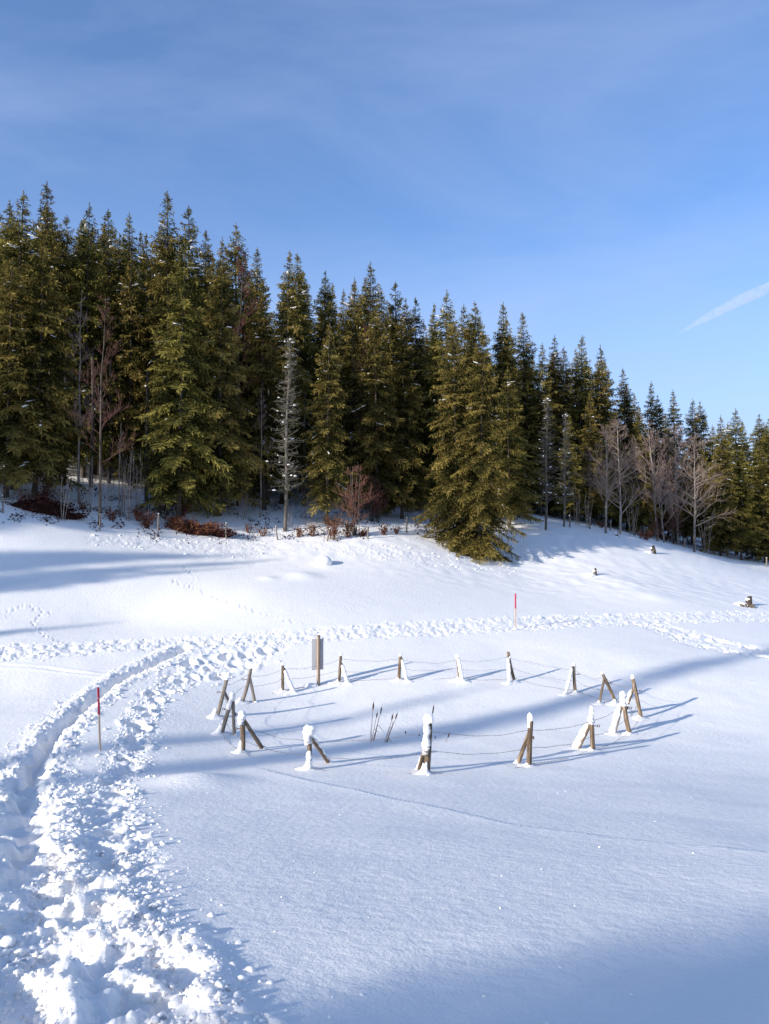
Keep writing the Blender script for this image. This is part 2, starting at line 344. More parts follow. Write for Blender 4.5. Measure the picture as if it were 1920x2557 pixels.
def full_h(x, y):
    x = np.asarray(x, float); y = np.asarray(y, float)
    h = base_h(x, y)
    fl = np.interp(y, [25, 40], [1.0, 0.45]); h = h + fl * (0.10 * vnoise(x * 0.22, y * 0.22, 31) + 0.03 * vnoise(x * 0.8, y * 0.8, 32) + 0.010 * vnoise(x * 2.2, y * 2.2, 33)) + 0.006 * vnoise((x + y) * 1.2, (y - x) * 4.0, 34) * sstep(20, 8, y)
    for p, r, z in hump_xy: h = h + z * np.exp(-((x - p.x) ** 2 + (y - p.y) ** 2) / (r * r) * 2)
    d, _, s = pl_dist(x, y, ridge_c)
    h = h + 0.035 * np.exp(-d / 0.6) * (s < 0) * sstep(0.0, 0.04, d) * (0.6 + 0.8 * (vnoise(x * .9, y * .9, 40) + .3))
    near = np.nonzero((y > 1.0) & (y < 60) & (np.abs(x) < 34))[0] if x.ndim == 1 else None
    xs, ys = (x[near], y[near]) if near is not None else (x, y)
    m = churn_mask(xs, ys); dh = np.zeros(xs.shape)
    k = np.nonzero(m > 0.001)[0]
    if len(k): dh[k] += m[k] * (clumps(xs[k], ys[k]) - np.interp(ys[k], [0, 6, 14, 20], [0.085, 0.07, 0.045, 0.03]))
    # snow thrown along the forest edge
    d, w, _ = pl_dist(xs, ys, *T['edge'])
    me = sstep(w, w * 0.3, d) * np.clip(0.8 + 1.5 * vnoise(xs * 1.1, ys * 1.1, 44), 0, 1); k = np.nonzero(me > 0.01)[0]
    if len(k): dh[k] += me[k] * (0.06 * (0.45 - worley(xs[k] / 0.3, ys[k] / 0.3, 45)) + 0.03 * (0.45 - worley(xs[k] / 0.14, ys[k] / 0.14, 46)))
    # rough forest floor and foot of the wood
    # the trodden trench
    d, w, _ = pl_dist(xs, ys, *T['trench']); wob = 0.16 * vnoise(xs * 2.6, ys * 2.6, 51) + 0.16 * vnoise(xs * 8, ys * 8, 53)
    tr = sstep(w + 0.15, w - 0.13, d + wob); dep = np.interp(ys, [4, 8, 12, 17], [0.02, 0.05, 0.11, 0.28]); dh += -dep * tr + 0.05 * np.exp(-((d - w - 0.3) / 0.2) ** 2)
    k = np.nonzero(tr > 0.01)[0]
    if len(k): dh[k] += tr[k] * (0.10 * vnoise(xs[k] * 2.6, ys[k] * 2.6, 52) - np.clip((ys[k] - 8) / 6, 0, 0.5) * m[k] * clumps(xs[k], ys[k]))
    d, _, _ = pl_dist(xs, ys, streak_c); dh += -0.05 * sstep(0.10, 0.02, d) * np.clip(0.6 + 1.6 * vnoise(xs * 1.1, ys * 1.1, 58), 0, 1) + 0.02 * np.exp(-((d - 0.16) / 0.08) ** 2)
    for i, (fx, fy) in enumerate(foot_xy):
        rr = 0.19 + 0.05 * math.sin(i * 3.7)
        kk = np.nonzero((np.abs(xs - fx) < 0.9) & (np.abs(ys - fy) < 0.9))[0]
        if len(kk):
            dx, dy = xs[kk] - fx, ys[kk] - fy; a = 0.5 * math.sin(i * 1.9) + 0.3
            px, py = dx * math.cos(a) + dy * math.sin(a), -dx * math.sin(a) + dy * math.cos(a)
            q = np.sqrt((px / rr) ** 2 + (py / (rr * 1.45)) ** 2) + 0.35 * vnoise(xs[kk] * 7, ys[kk] * 7, 60 + i)
            dh[kk] += -(0.22 if fy > 9 else 0.15 if fy > 6 else 0.07) * sstep(1.35, 0.5, q) + 0.04 * np.exp(-((q - 1.5) / 0.35) ** 2)
    for fx, fy, r, z in paws:
        kk = np.nonzero((np.abs(xs - fx) < r * 3) & (np.abs(ys - fy) < r * 3))[0]
        if len(kk):
            q = np.hypot(xs[kk] - fx, ys[kk] - fy) / r
            dh[kk] += -z * sstep(1.2, 0.5, q) + z * 0.35 * np.exp(-((q - 1.6) / 0.4) ** 2)
    dh = np.where(dh < -0.12, -0.12 + (dh + 0.12) * np.where(ys > 8, 0.8, 0.5), dh)
    dh = np.where((dh > 0.02) & (ys < 12), 0.02 + (dh - 0.02) * 0.4, dh)
    if near is not None:
        h = h.copy(); h[near] += dh; return h
    return h + dh

def build_terrain():
    th_f = np.arctan(np.linspace(math.tan(math.radians(-30.5)), math.tan(math.radians(30.5)), 790))
    th = np.concatenate([np.radians(np.linspace(-180, -32, 60)), th_f, np.radians(np.linspace(32, 180, 60))[:-1]])
    # ring radii: about one ring per 0.6 pixel of the picture
    dd = np.linspace(2.6, 62, 4000); vv = -base_h(0 * dd, dd) / dd - 0.00 * dd
    vv = np.maximum.accumulate(vv[::-1])[::-1]; cum = np.concatenate([[0], np.cumsum(np.abs(np.diff(vv)) * F + 0.018)])
    rr = np.interp(np.linspace(0, cum[-1], 720), cum, dd)
    r = np.concatenate([np.linspace(0.4, 2.5, 12), rr, np.geomspace(63, 480, 60)])
    R, TH = np.meshgrid(r, th, indexing='ij')
    # rings are drawn by distance straight ahead inside the view and by radius elsewhere
    X = R * np.sin(TH); Y = R * np.cos(TH)
    x, y = X.ravel(), Y.ravel()
    z = full_h(x, y)
    fy = (y > 40) & (np.abs(x) < 60)
    z = z + np.where(fy, 0.06 * vnoise(x * 1.7, y * 1.7, 71) * sstep(40, 48, y), 0)
    V = np.stack([x, y, z], 1); nr, nc = R.shape
    i = np.arange(nr - 1)[:, None] * nc + np.arange(nc)[None, :]; j = np.arange(nr - 1)[:, None] * nc + (np.arange(nc)[None, :] + 1) % nc
    Q = np.stack([i, i + nc, j + nc, j], -1).reshape(-1, 4)
    V = np.concatenate([V, [[0, 0, float(full_h(np.array([0.0]), np.array([0.0]))[0])]]])
    c = len(V) - 1; k = np.arange(nc); tri = np.stack([np.full(nc, c), k, (k + 1) % nc], -1)
    me = mesh_np("snow_field", V, [Q, tri], SNOW)
    if me.polygons[0].normal.z < 0: me.flip_normals()
    o = link("snow_ground", me); tag(o, kind='structure')
    return o
build_terrain()

# ------------------------------------------------------------------ snow clods thrown up beside the tracks
import bmesh
def ico(sub):
    bm = bmesh.new(); bmesh.ops.create_icosphere(bm, subdivisions=sub, radius=1.0)
    V = np.array([v.co[:] for v in bm.verts]); Fc = np.array([[v.index for v in f.verts] for f in bm.faces]); bm.free()
    return V, Fc
ICO1, ICO2, ICO3 = ico(1), ico(2), ico(3)
def clods():
    P = []
    def along(key, per_m, w, spread, smax, ymin=0, ymax=99):
        pts = T[key][0]
        for i in range(len(pts) - 1):
            L = np.linalg.norm(pts[i + 1] - pts[i]); n = rng.poisson(per_m * L)
            if not (ymin <= pts[i][1] <= ymax): continue
            d = (pts[i + 1] - pts[i]) / (L + 1e-9); nr = np.array([-d[1], d[0]])
            ww = w[i]
            for _ in range(n):
                off = np.sign(rng.normal()) * (ww * rng.uniform(0.2, 1.0) + abs(rng.normal(0, spread)))
                q = pts[i] + d * rng.uniform(0, L) + nr * off
                P.append((q[0], q[1], smax * min(1.0, 0.16 + rng.exponential(0.16))))
    along('path', 16, T['path'][1], 0.22, 0.10)
    along('branch', 14, T['branch'][1], 0.25, 0.10)
    along('junc', 30, T['junc'][1], 0.35, 0.10)
    along('trench', 60, TCH, 0.18, 0.085, 8)
    along('feet', 70, T['feet'][1], 0.20, 0.08, 8)
    along('trench', 260, TCH, 0.22, 0.042, 1, 8)
    along('feet', 420, T['feet'][1] * 0.95, 0.15, 0.040, 1, 8)
    along('edge', 26, T['edge'][1], 0.3, 0.09)
    for u, v in ((345, 2030), (405, 2112), (410, 2350), (430, 2375), (560, 2468), (590, 2500), (395, 2060), (372, 2250), (1075, 1938), (1085, 1934), (1070, 1941)):
        p = hit(u, v); P.append((p.x, p.y, 0.035))
    for _ in range(55):                        # crumbs blown over the untouched snow
        p = hit(random.uniform(330, 1930), random.uniform(1950, 2550)); P.append((p.x, p.y, random.uniform(0.005, 0.013)))
    P = np.array(P); n = len(P)
    z = full_h(P[:, 0], P[:, 1])
    bv, bf = ICO2; k = len(bv)
    nv = 8; var = []
    for a in range(nv):
        r = np.random.default_rng(a); var.append(np.array([np.array(q) * (1 + 0.55 * mnoise.noise(Vector(q) * 1.1 + Vector((a * 5, 1, 2))) + 0.5 * mnoise.noise(Vector(q) * 2.6 + Vector((a * 3, 7, 2)))) for q in bv]))
    var = np.array(var)[rng.integers(0, nv, n)]
    ang = rng.uniform(0, 6.28, n); c, s = np.cos(ang), np.sin(ang)
    S = P[:, 2][:, None] * rng.uniform(0.55, 1.4, (n, 3)) * np.array([1, 1, 0.7])
    v = var * S[:, None, :]
    X = v[:, :, 0] * c[:, None] - v[:, :, 1] * s[:, None] + P[:, 0][:, None]; Y = v[:, :, 0] * s[:, None] + v[:, :, 1] * c[:, None] + P[:, 1][:, None]
    Z = v[:, :, 2] + (z + S[:, 2] * 0.12)[:, None]
    V = np.stack([X, Y, Z], -1).reshape(-1, 3); Fc = (bf[None] + (np.arange(n) * k)[:, None, None]).reshape(-1, 3)
    o = link("snow_clods", mesh_np("snow_clods", V, Fc, SNOW))
    tag(o, "loose lumps of trodden snow scattered along the footpaths", "snow lumps", None, 'stuff')
    print("clods", n)
clods()

# ------------------------------------------------------------------ tubes, logs, blobs
def tube(pts, rad, sides=4):
    """closed-ended tube along pts; returns V, quads"""
    pts = np.asarray(pts, float); n = len(pts); rad = np.broadcast_to(np.asarray(rad, float), (n,))
    t = np.gradient(pts, axis=0); t /= np.linalg.norm(t, axis=1)[:, None] + 1e-12
    ref = np.array([0, 0, 1.0]) if abs(t[0][2]) < 0.8 else np.array([1.0, 0, 0])
    a = np.cross(t, ref); a /= np.linalg.norm(a, axis=1)[:, None] + 1e-12; b = np.cross(t, a)
    ph = np.arange(sides) * 2 * math.pi / sides
    V = pts[:, None, :] + rad[:, None, None] * (np.cos(ph)[None, :, None] * a[:, None, :] + np.sin(ph)[None, :, None] * b[:, None, :])
    i = np.arange(n - 1)[:, None] * sides + np.arange(sides)[None, :]; j = np.arange(n - 1)[:, None] * sides + (np.arange(sides)[None, :] + 1) % sides
    return V.reshape(-1, 3), np.stack([i, j, j + sides, i + sides], -1).reshape(-1, 4)
class Acc:
    def __init__(s): s.V = []; s.Q = []; s.T = []; s.A = []; s.n = 0
    def add(s, V, Q=None, Tr=None, a=0.5):
        V = np.asarray(V, float)
        if Q is not None and len(Q): s.Q.append(np.asarray(Q) + s.n)
        if Tr is not None and len(Tr): s.T.append(np.asarray(Tr) + s.n)
        s.V.append(V); s.A.append(np.broadcast_to(np.asarray(a, float), (len(V),))); s.n += len(V)
    def mesh(s, name, mat, smooth=True):
        Fs = []
        if s.Q: Fs.append(np.concatenate(s.Q))
        if s.T: Fs.append(np.concatenate(s.T))
        return mesh_np(name, np.concatenate(s.V), Fs, mat, smooth, np.concatenate(s.A))
def log_mesh(L, r0, r1, seed, mat, sides=12, rings=14, slant=0.25, rough=0.10, bend=0.03):
    rs = np.random.default_rng(seed); ph = np.arange(sides) * 2 * math.pi / sides
    prof = 1 + rough * rs.normal(0, 1, sides); prof = (prof + np.roll(prof, 1) + np.roll(prof, -1)) / 3
    zz = np.linspace(0, L, rings); cx = bend * L * np.sin(zz / L * math.pi) * rs.uniform(-1, 1); cy = bend * L * np.sin(zz / L * math.pi) * rs.uniform(-1, 1)
    rad = np.interp(zz, [0, L], [r0, r1])[:, None] * prof[None, :] * (1 + 0.03 * rs.normal(0, 1, (rings, sides)))
    V = np.stack([cx[:, None] + rad * np.cos(ph), cy[:, None] + rad * np.sin(ph), np.repeat(zz[:, None], sides, 1)], -1)
    V[-1, :, 2] += slant * V[-1, :, 0]
    V = V.reshape(-1, 3)
    i = np.arange(rings - 1)[:, None] * sides + np.arange(sides)[None, :]; j = np.arange(rings - 1)[:, None] * sides + (np.arange(sides)[None, :] + 1) % sides
    Q = np.stack([i, j, j + sides, i + sides], -1).reshape(-1, 4)
    top = V[-sides:].copy(); n = len(V); c = top.mean(0); V = np.concatenate([V, top, c[None]])
    k = np.arange(sides); Tr = np.stack([n + k, n + (k + 1) % sides, np.full(sides, n + sides)], -1)
    return mesh_np("log", V, [Q, Tr], mat)
def blob_verts(rx, ry, rz, seed, sub=3, amp=0.22, freq=1.4):
    bv, bf = (ICO2 if sub == 2 else ICO3); out = []
    for v in bv:
        k = 1 + amp * mnoise.noise(Vector(v) * freq + Vector((seed * 3.1, seed * 1.7, 0))) + amp * 0.4 * mnoise.noise(Vector(v) * freq * 2.7 + Vector((0, seed * 2.3, 5)))
        out.append((v[0] * rx * k, v[1] * ry * k, v[2] * rz * k))
    return np.array(out), bf
def blob_mesh(*a, **k):
    V, Fc = blob_verts(*a, **k); return mesh_np("snow_lump", V, Fc, SNOW)
def snow_strip(a, b, r, off, seed, w0=1.0, w1=1.0, n=16, irregular=0.18):
    """a lumpy ridge of snow from a to b (local coords), pushed off the wood by off"""
    rs = np.random.default_rng(seed); t = np.linspace(0, 1, n)
    P = a[None] + (b - a)[None] * t[:, None] + off[None]
    nz = np.array([mnoise.noise(Vector((k * 0.55, seed * 4.3, 1.0))) + 0.5 * mnoise.noise(Vector((k * 1.3, seed * 2.3, 4.0))) for k in range(n)])
    R = r * np.interp(t, [0, 1], [w0, w1]) * (1 + irregular * 1.6 * nz)
    R[0] *= 0.25; R[-1] *= 0.25; R[1] *= 0.8; R[-2] *= 0.8
    P = P + off[None] / (np.linalg.norm(off) + 1e-9) * (0.25 * r * nz)[:, None]
    V, Q = tube(P, R, 12)
    V = V + np.array([[(mnoise.noise(Vector(v) * 9 + Vector((seed, 0, 3)))) * r * 0.45, mnoise.noise(Vector(v) * 9 + Vector((0, seed, 9))) * r * 0.45, mnoise.noise(Vector(v) * 9 + Vector((5, 2, seed))) * r * 0.35] for v in V])
    return mesh_np("snow_strip", V, Q, SNOW)
def collar_mesh(r, h, R, seed, lean=(-0.3, -0.1), n=20):
    """drift of snow flared round the foot of a post"""
    prof = [(-0.06, 1.25), (0.0, 1.0), (0.03, 0.78), (0.08, 0.56), (0.18, 0.36), (0.36, 0.20), (0.62, 0.09), (0.85, 0.03), (1.0, 0.0)]
    V = []
    for z, q in prof:
        for k in range(n):
            a = 2 * math.pi * k / n; rr = r + (R - r) * q
            kx = 1 + 0.35 * mnoise.noise(Vector((math.cos(a) * 1.2, math.sin(a) * 1.2, seed * 3.3 + z)))
            side = max(0.0, math.cos(a - math.atan2(lean[1], lean[0])))
            zz = z * h * (0.45 + 0.55 * side)
            rr = r + (R - r) * q * kx * (0.5 + 0.5 * side + 0.15)
            V.append((rr * math.cos(a), rr * math.sin(a), zz if z > 0 else -0.06))
    m = len(prof); i = np.arange(m - 1)[:, None] * n + np.arange(n)[None, :]; j = np.arange(m - 1)[:, None] * n + (np.arange(n)[None, :] + 1) % n
    return mesh_np("snow_drift", np.array(V), np.stack([i, j, j + n, i + n], -1).reshape(-1, 4), SNOW)
def quat_z(d):
    return Vector((0, 0, 1)).rotation_difference(Vector(d))

# ------------------------------------------------------------------ ring fence round the snowed-in pond
G_RING = "two-legged fence posts in a ring round the pond"
# (post top, post foot, brace top, brace foot), snow kind, label
RING = [
 ((566, 1697), (540, 1795), (561, 1731), (590, 1789), 'cap', "bare post tilted right at the far left of the ring with small snow cap"),
 ((581, 1740), (553, 1836), (578, 1757), (586, 1838), 'tall', "post at the left side of the ring crusted with snow down its top and foot"),
 ((605, 1790), (604, 1882), (611, 1801), (657, 1872), 'bighead', "orange brown upright post with long brace to the right at the ring's front left"),
 ((772, 1832), (773, 1926), (780, 1845), (821, 1907), 'plaster', "front post plastered white with snow, round snow ball on top and dark brace"),
 ((1071, 1800), (1063, 1937), (1062, 1864), (1047, 1925), 'plaster2', "thickest front post in the middle with a tall snow head hiding a cattail"),
 ((1326, 1800), (1323, 1917), (1318, 1835), (1293, 1908), 'cap2', "bare streaky brown front post with round snow cap and brace at its left"),
 ((1477, 1782), (1481, 1878), (1478, 1813), (1440, 1872), 'bracesnow', "front right post with finger of snow on top and snow heaped along its brace"),
 ((1555, 1738), (1573, 1831), (1560, 1759), (1533, 1831), 'bracesnow', "right side post with snow ball head and thick snow on its left leg"),
 ((1580, 1694), (1600, 1791), (1582, 1722), (1560, 1781), 'cap3', "rear leaning post at the right end of the ring with white cap"),
 ((1504, 1682), (1537, 1755), (1506, 1700), (1497, 1756), 'cap', "brown post tilted left at the back right of the ring with bare pale brace"),
 ((1433, 1662), (1439, 1730), (1431, 1668), (1412, 1734), 'bracewhite', "dark post at the back right whose left brace is wholly white"),
 ((1269, 1628), (1287, 1701), (1272, 1641), (1272, 1704), 'bracefront', "back post whose bare brown tip sticks out above a white upright brace"),
 ((1141, 1638), (1145, 1697), (1141, 1644), (1154, 1701), 'bracefull', "back post hidden almost wholly behind its snow covered brace"),
 ((1000, 1638), (997, 1698), (998, 1648), (1015, 1700), 'bracewhite2', "back post in the middle with snow cap and white brace leaning right"),
 ((851, 1637), (846, 1705), (853, 1661), (867, 1706), 'bracewhite2', "dark maroon back post right of the grey sign with white brace"),
 ((706, 1660), (706, 1727), (708, 1673), (732, 1729), 'bracewhite2', "light brown back post left of the grey sign with long white brace"),
 ((627, 1668), (601, 1757), (624, 1695), (636, 1755), 'cap', "bare grey post tilted right at the back left with thin brace"),
]
ring_lines = []
for i, (pt, pf, bt, bf, kind, label) in enumerate(RING):
    B = hit(*pf); top = at_depth(pt[0], pt[1], B.y); Cb = hit(*bf)
    near = i in (2, 3, 4, 5, 6, 7)
    r = 0.056 if not near else 0.060
    if i == 4: r = 0.068
    if i in (9, 10, 11, 12, 13, 14, 15): r = 0.053
    root = empty("fence_post", B); tag(root, label, "fence post", G_RING)
    axis = top - B; L = axis.length; q = quat_z(axis)
    mat = WOOD if i not in (0, 16, 1) else GREYWOOD
    foot = B - axis.normalized() * 0.3 - B
    link("post", log_mesh(L + 0.3, r * 1.05, r * 0.92, 100 + i, mat, slant=random.uniform(-.4, .4)), root, foot, q)
    # the brace leans on the post from its own foot
    f = (pf[1] - bt[1]) / (pf[1] - pt[1]); D = B + axis * f
    side = (Cb - B); side.z = 0; side.normalize()
    D = D + side * (r * 1.2)
    bax = D - Cb; bl = bax.length; bq = quat_z(bax); rb = r * 0.82
    link("brace", log_mesh(bl + 0.25 + 0.06, rb * 1.05, rb * 0.9, 200 + i, mat, slant=0.5, bend=0.012), root, (Cb - bax.normalized() * 0.25) - B, bq)
    ring_lines.append((B, top, r, axis))
    # eye bolt on the outside
    cen = Vector((1.2, 21.2, 0)); out = Vector((B.x - cen.x, 0, 0)).normalized() if abs(B.x - cen.x) > 3.5 else None
    if i in (0, 1, 2, 8, 9, 7, 5, 6, 10, 16):
        if i in (5,): out = Vector((0.2, -1, 0)).normalized()
        if out is None: out = Vector((0.3, -1, 0)).normalized()
        a = Acc(); pb = B + axis * 0.68 - B
        V, Q = tube([pb + out * (r * 0.5), pb + out * (r + 0.07)], 0.011, 5); a.add(V, Q)
        ph = np.linspace(0, 2 * math.pi, 13); cc = pb + out * (r + 0.10)
        ringp = np.array([tuple(cc + out * (0.03 * math.cos(p)) + Vector((0, 0, 1)) * (0.03 * math.sin(p))) for p in ph])
        V, Q = tube(ringp, 0.010, 5); a.add(V, Q)
        link("eye_bolt", a.mesh("eye_bolt", RUST), root)
    # snow
    ax = axis.normalized(); t_loc = top - B
    def cap(rx, ry, rz, dz=0.5, sh=(0, 0, 0), sd=0):
        rx, ry, rz = rx * 0.84, ry * 0.84, rz * 0.92
        link("snow_cap", blob_mesh(rx, ry, rz, i + sd, amp=0.34, freq=1.7), root, t_loc + Vector(sh) + Vector((0, 0, rz * dz)))
    side2 = Vector((-0.55, -0.75, 0))
    upb = (Vector((0, 0, 1)) - bax.normalized() * bax.normalized().z).normalized()
    def brace_snow(rr, k0=0.02, k1=0.98, up=0.75, w0=1.15, w1=0.95, front=0.0):
        n = (upb + Vector((-0.2, -front, 0))).normalized()
        a_ = (Cb - B) + bax * k0; b_ = (Cb - B) + bax * k1
        link("brace_snow", snow_strip(np.array(a_), np.array(b_), rr * 0.82, np.array(n * (rb * up)), 30 + i, w0, w1, 22, 0.24), root)
    def post_snow(k0, k1, rr, w0=1, w1=1, irr=0.3, sd=0, dirv=side2):
        a_ = axis * k0; b_ = axis * k1
        link("post_snow", snow_strip(np.array(a_), np.array(b_), rr * 0.80, np.array(dirv.normalized() * r * 0.62), 60 + i + sd, w0, w1, 22, irr), root)
    if kind == 'cap': cap(r * 1.12, r * 1.12, 0.055, 0.25)
    elif kind == 'cap2': cap(r * 1.35, r * 1.3, 0.14, 0.35, (-0.02, 0, 0)); post_snow(0.86, 1.0, 0.055, dirv=Vector((-1, -0.2, 0)))
    elif kind == 'cap3': cap(r * 1.5, r * 1.4, 0.10, 0.4); brace_snow(0.075)
    elif kind == 'tall':
        cap(0.095, 0.09, 0.15, 0.1, (0, -0.02, 0)); post_snow(0.66, 0.98, 0.07); post_snow(0.0, 0.42, 0.075, 1.2, 0.6, sd=3, dirv=Vector((-1, -0.3, 0)))
    elif kind == 'bighead':
        cap(0.12, 0.11, 0.15, 0.1); post_snow(0.78, 0.98, 0.085); post_snow(-0.02, 0.36, 0.062, 1.2, 0.7, sd=3, dirv=Vector((-.8, -.6, 0)))
        brace_snow(0.03, 0.0, 0.35, 0.9)
    elif kind == 'plaster':
        cap(0.165, 0.15, 0.14, 0.45); post_snow(0.74, 1.0, 0.105, sd=1); post_snow(-0.02, 0.56, 0.075, 1.25, 0.9, sd=3, dirv=Vector((-.25, -1, 0)))
        brace_snow(0.065, 0.0, 1.0, 0.95)
    elif kind == 'plaster2':
        cap(0.14, 0.13, 0.13, 0.35, (-0.01, 0, 0)); post_snow(0.52, 1.0, 0.088, 1.1, 1.0, sd=1, dirv=Vector((-.75, -.6, 0))); post_snow(0.40, 0.56, 0.10, 0.9, 0.9, sd=2, dirv=Vector((-.6, -.7, 0)))
        post_snow(-0.02, 0.26, 0.06, 1.2, 0.7, sd=3, dirv=Vector((-.2, -1, 0))); brace_snow(0.05, 0.0, 0.45, 0.9)
    elif kind == 'bracesnow':
        if i == 6: cap(0.078, 0.075, 0.17, 0.3)
        else: cap(0.105, 0.10, 0.10, 0.55)
        post_snow(0.72, 1.0, 0.09, 1.2, 0.8, sd=1, dirv=Vector((-.5, -.7, 0))); brace_snow(0.092, -0.02, 1.02, 1.05, 1.25, 0.95)
    elif kind == 'bracewhite': cap(r * 1.2, r * 1.2, 0.08, 0.35); brace_snow(0.062, 0, 1.0, 0.45, 1.1, 0.9, 0.9)
    elif kind == 'bracefront': cap(0.05, 0.05, 0.05, -0.6, (0.04, -0.03, -0.16)); brace_snow(0.068, 0, 0.98, 0.5, 1.1, 0.9, 1.0)
    elif kind == 'bracefull': cap(0.085, 0.08, 0.10, -0.1, (0, -0.04, 0)); brace_snow(0.075, 0, 1.02, 0.5, 1.1, 0.95, 1.0)
    elif kind == 'bracewhite2': cap(r * 1.25, r * 1.2, 0.085, 0.35); brace_snow(0.078, 0, 1.03, 0.5, 1.1, 1.0, 0.8)
    big = 1.0 if kind not in ('tall', 'cap') else 1.25
    link("snow_drift", collar_mesh(r * 0.9, (0.13 if i not in (0, 1, 2, 3, 4) else 0.24) * big, 0.38 * big, i, (-1, -0.35)), root, (0, 0, float(full_h(np.array([B.x]), np.array([B.y]))[0]) - B.z))
    link("snow_drift", collar_mesh(rb * 0.9, 0.11, 0.32, i + 40, (-0.7 if Cb.x < B.x else 0.6, -0.3)), root, Cb - B)

# barbed wire: three strands running round the ring
order = [0, 16, 15, 14, 13, 12, 11, 10, 9, 8, 7, 6, 5, 4, 3, 2, 1]
for si, (fr, label) in enumerate(((0.82, "topmost strand of barbed wire round the ring of posts"), (0.46, "middle strand of barbed wire round the ring of posts"), (0.10, "lowest strand of barbed wire, just above the snow, round the ring"))):
    a = Acc(); rs = np.random.default_rng(si); pts = []
    for k in range(len(order)):
        B0, t0, r0, x0 = ring_lines[order[k]]; B1, t1, r1, x1 = ring_lines[order[(k + 1) % len(order)]]
        p, q = B0 + x0 * (fr + rs.uniform(-.03, .03)), B1 + x1 * (fr + rs.uniform(-.03, .03))
        off = Vector((1.2, 21.2, 0)) - Vector((p.x, p.y, 0)); off.normalize()
        p = p - off * r0; q = q - off * r1
        n = 14; sag = rs.uniform(0.05, 0.13)
        for j in range(n):
            t = j / n; w = p + (q - p) * t
            w.z -= sag * 4 * t * (1 - t) - 0.04 * mnoise.noise(Vector((k * 7 + t * 4.0, si * 3, 0)))
            pts.append(tuple(w))
    pts.append(pts[0]); pts = np.array(pts)
    V, Q = tube(pts, 0.0046, 4); a.add(V, Q)
    seg = np.linalg.norm(np.diff(pts, axis=0), axis=1); cum = np.concatenate([[0], np.cumsum(seg)])
    for s in np.arange(0.1, cum[-1], 0.14):
        c = np.array([np.interp(s, cum, pts[:, j]) for j in range(3)]); d = rs.normal(0, 1, 3); d *= 0.020 / np.linalg.norm(d)
        V, Q = tube([c - d, c + d], 0.0035, 3); a.add(V, Q)
    tag(link("barbed_wire", a.mesh("barbed_wire", STEEL)), label, "barbed wire", "strands of barbed wire on the ring fence")

# ------------------------------------------------------------------ sign, marker poles, cattails, stumps
def box_verts(x0, x1, y0, y1, z0, z1):
    V = np.array([(x, y, z) for z in (z0, z1) for y in (y0, y1) for x in (x0, x1)])
    Q = np.array([(0, 1, 3, 2), (4, 6, 7, 5), (0, 4, 5, 1), (1, 5, 7, 3), (3, 7, 6, 2), (2, 6, 4, 0)]); return V, Q
def bevel_box(name, dims, mat, bev=0.006):
    bm = bmesh.new(); V, Q = box_verts(*dims); vs = [bm.verts.new(v) for v in V]
    for f in Q: bm.faces.new([vs[k] for k in f])
    bmesh.ops.recalc_face_normals(bm, faces=bm.faces)
    bmesh.ops.bevel(bm, geom=list(bm.edges), offset=bev, segments=2, affect='EDGES')
    me = bpy.data.meshes.new(name); bm.to_mesh(me); bm.free(); me.materials.append(mat); return me
B = hit(795, 1711); t = at_depth(795, 1588, B.y); hh = t.z - B.z
root = empty("sign", B); tag(root, "grey board sign seen from behind on a square wooden post", "sign")
root.rotation_euler.z = math.radians(14)
pp = link("post", bevel_box("post", (-0.046, 0.046, -0.046, 0.046, -0.4, hh), PALEWOOD, 0.006), root); pp.rotation_euler.z = math.radians(28)
pp = link("post_top", bevel_box("post_top", (-0.049, 0.049, -0.049, 0.049, hh - 0.02, hh + 0.025), WOOD, 0.01), root); pp.rotation_euler.z = math.radians(28)
d = B.y / F
zb, zt = B.z + 0, 0
z_hi = at_depth(795, 1596, B.y).z - B.z; z_lo = at_depth(795, 1673, B.y).z - B.z
link("board", bevel_box("board", (-0.225, 0.185, 0.064, 0.088, z_lo, z_hi), BOARD, 0.004), root)
link("snow_drift", blob_mesh(0.28, 0.16, 0.09, 77), root, (-0.28, -0.05, 0.0))

def marker(u, v_foot, v_top, lean, red, label, white=True):
    B = hit(u, v_foot); t = at_depth(u + lean, v_top, B.y); ax = t - B; L = ax.length; q = quat_z(ax)
    root = empty("snow_pole", B); tag(root, label, "marker pole", "red tipped snow poles marking the trail")
    def cyl(z0, z1, r, mat, nm):
        V, Q = tube([(0, 0, z0), (0, 0, z0 + 0.01), (0, 0, z1 - 0.01), (0, 0, z1), (0, 0, z1 + 0.001)], [r * .9, r, r, r * .85, 0.001], 12)
        link(nm, mesh_np(nm, V, Q, mat), root, (0, 0, 0), q)
    pr = max(0.024, 0.0009 * B.y)
    cyl(-0.5, L * (1 - red) + 0.02, pr, PALEWOOD, "pole")
    cyl(L * (1 - red), L, pr * 1.1, RED, "red_band")
    if white: cyl(L * (1 - red * 0.42), L * (1 - red * 0.42) + 0.025, pr * 1.14, WHITE, "white_ring")
    link("snow_drift", collar_mesh(0.03, 0.06, 0.16, 5 + u, (-1, -0.3)), root, (0, 0, 0))
marker(250, 1877, 1716, -5, 0.42, "red tipped wooden pole with a thin white ring beside the trench path")
marker(1287, 1569, 1482, 0, 0.43, "red tipped yellowish pole standing on the far trodden path", False)

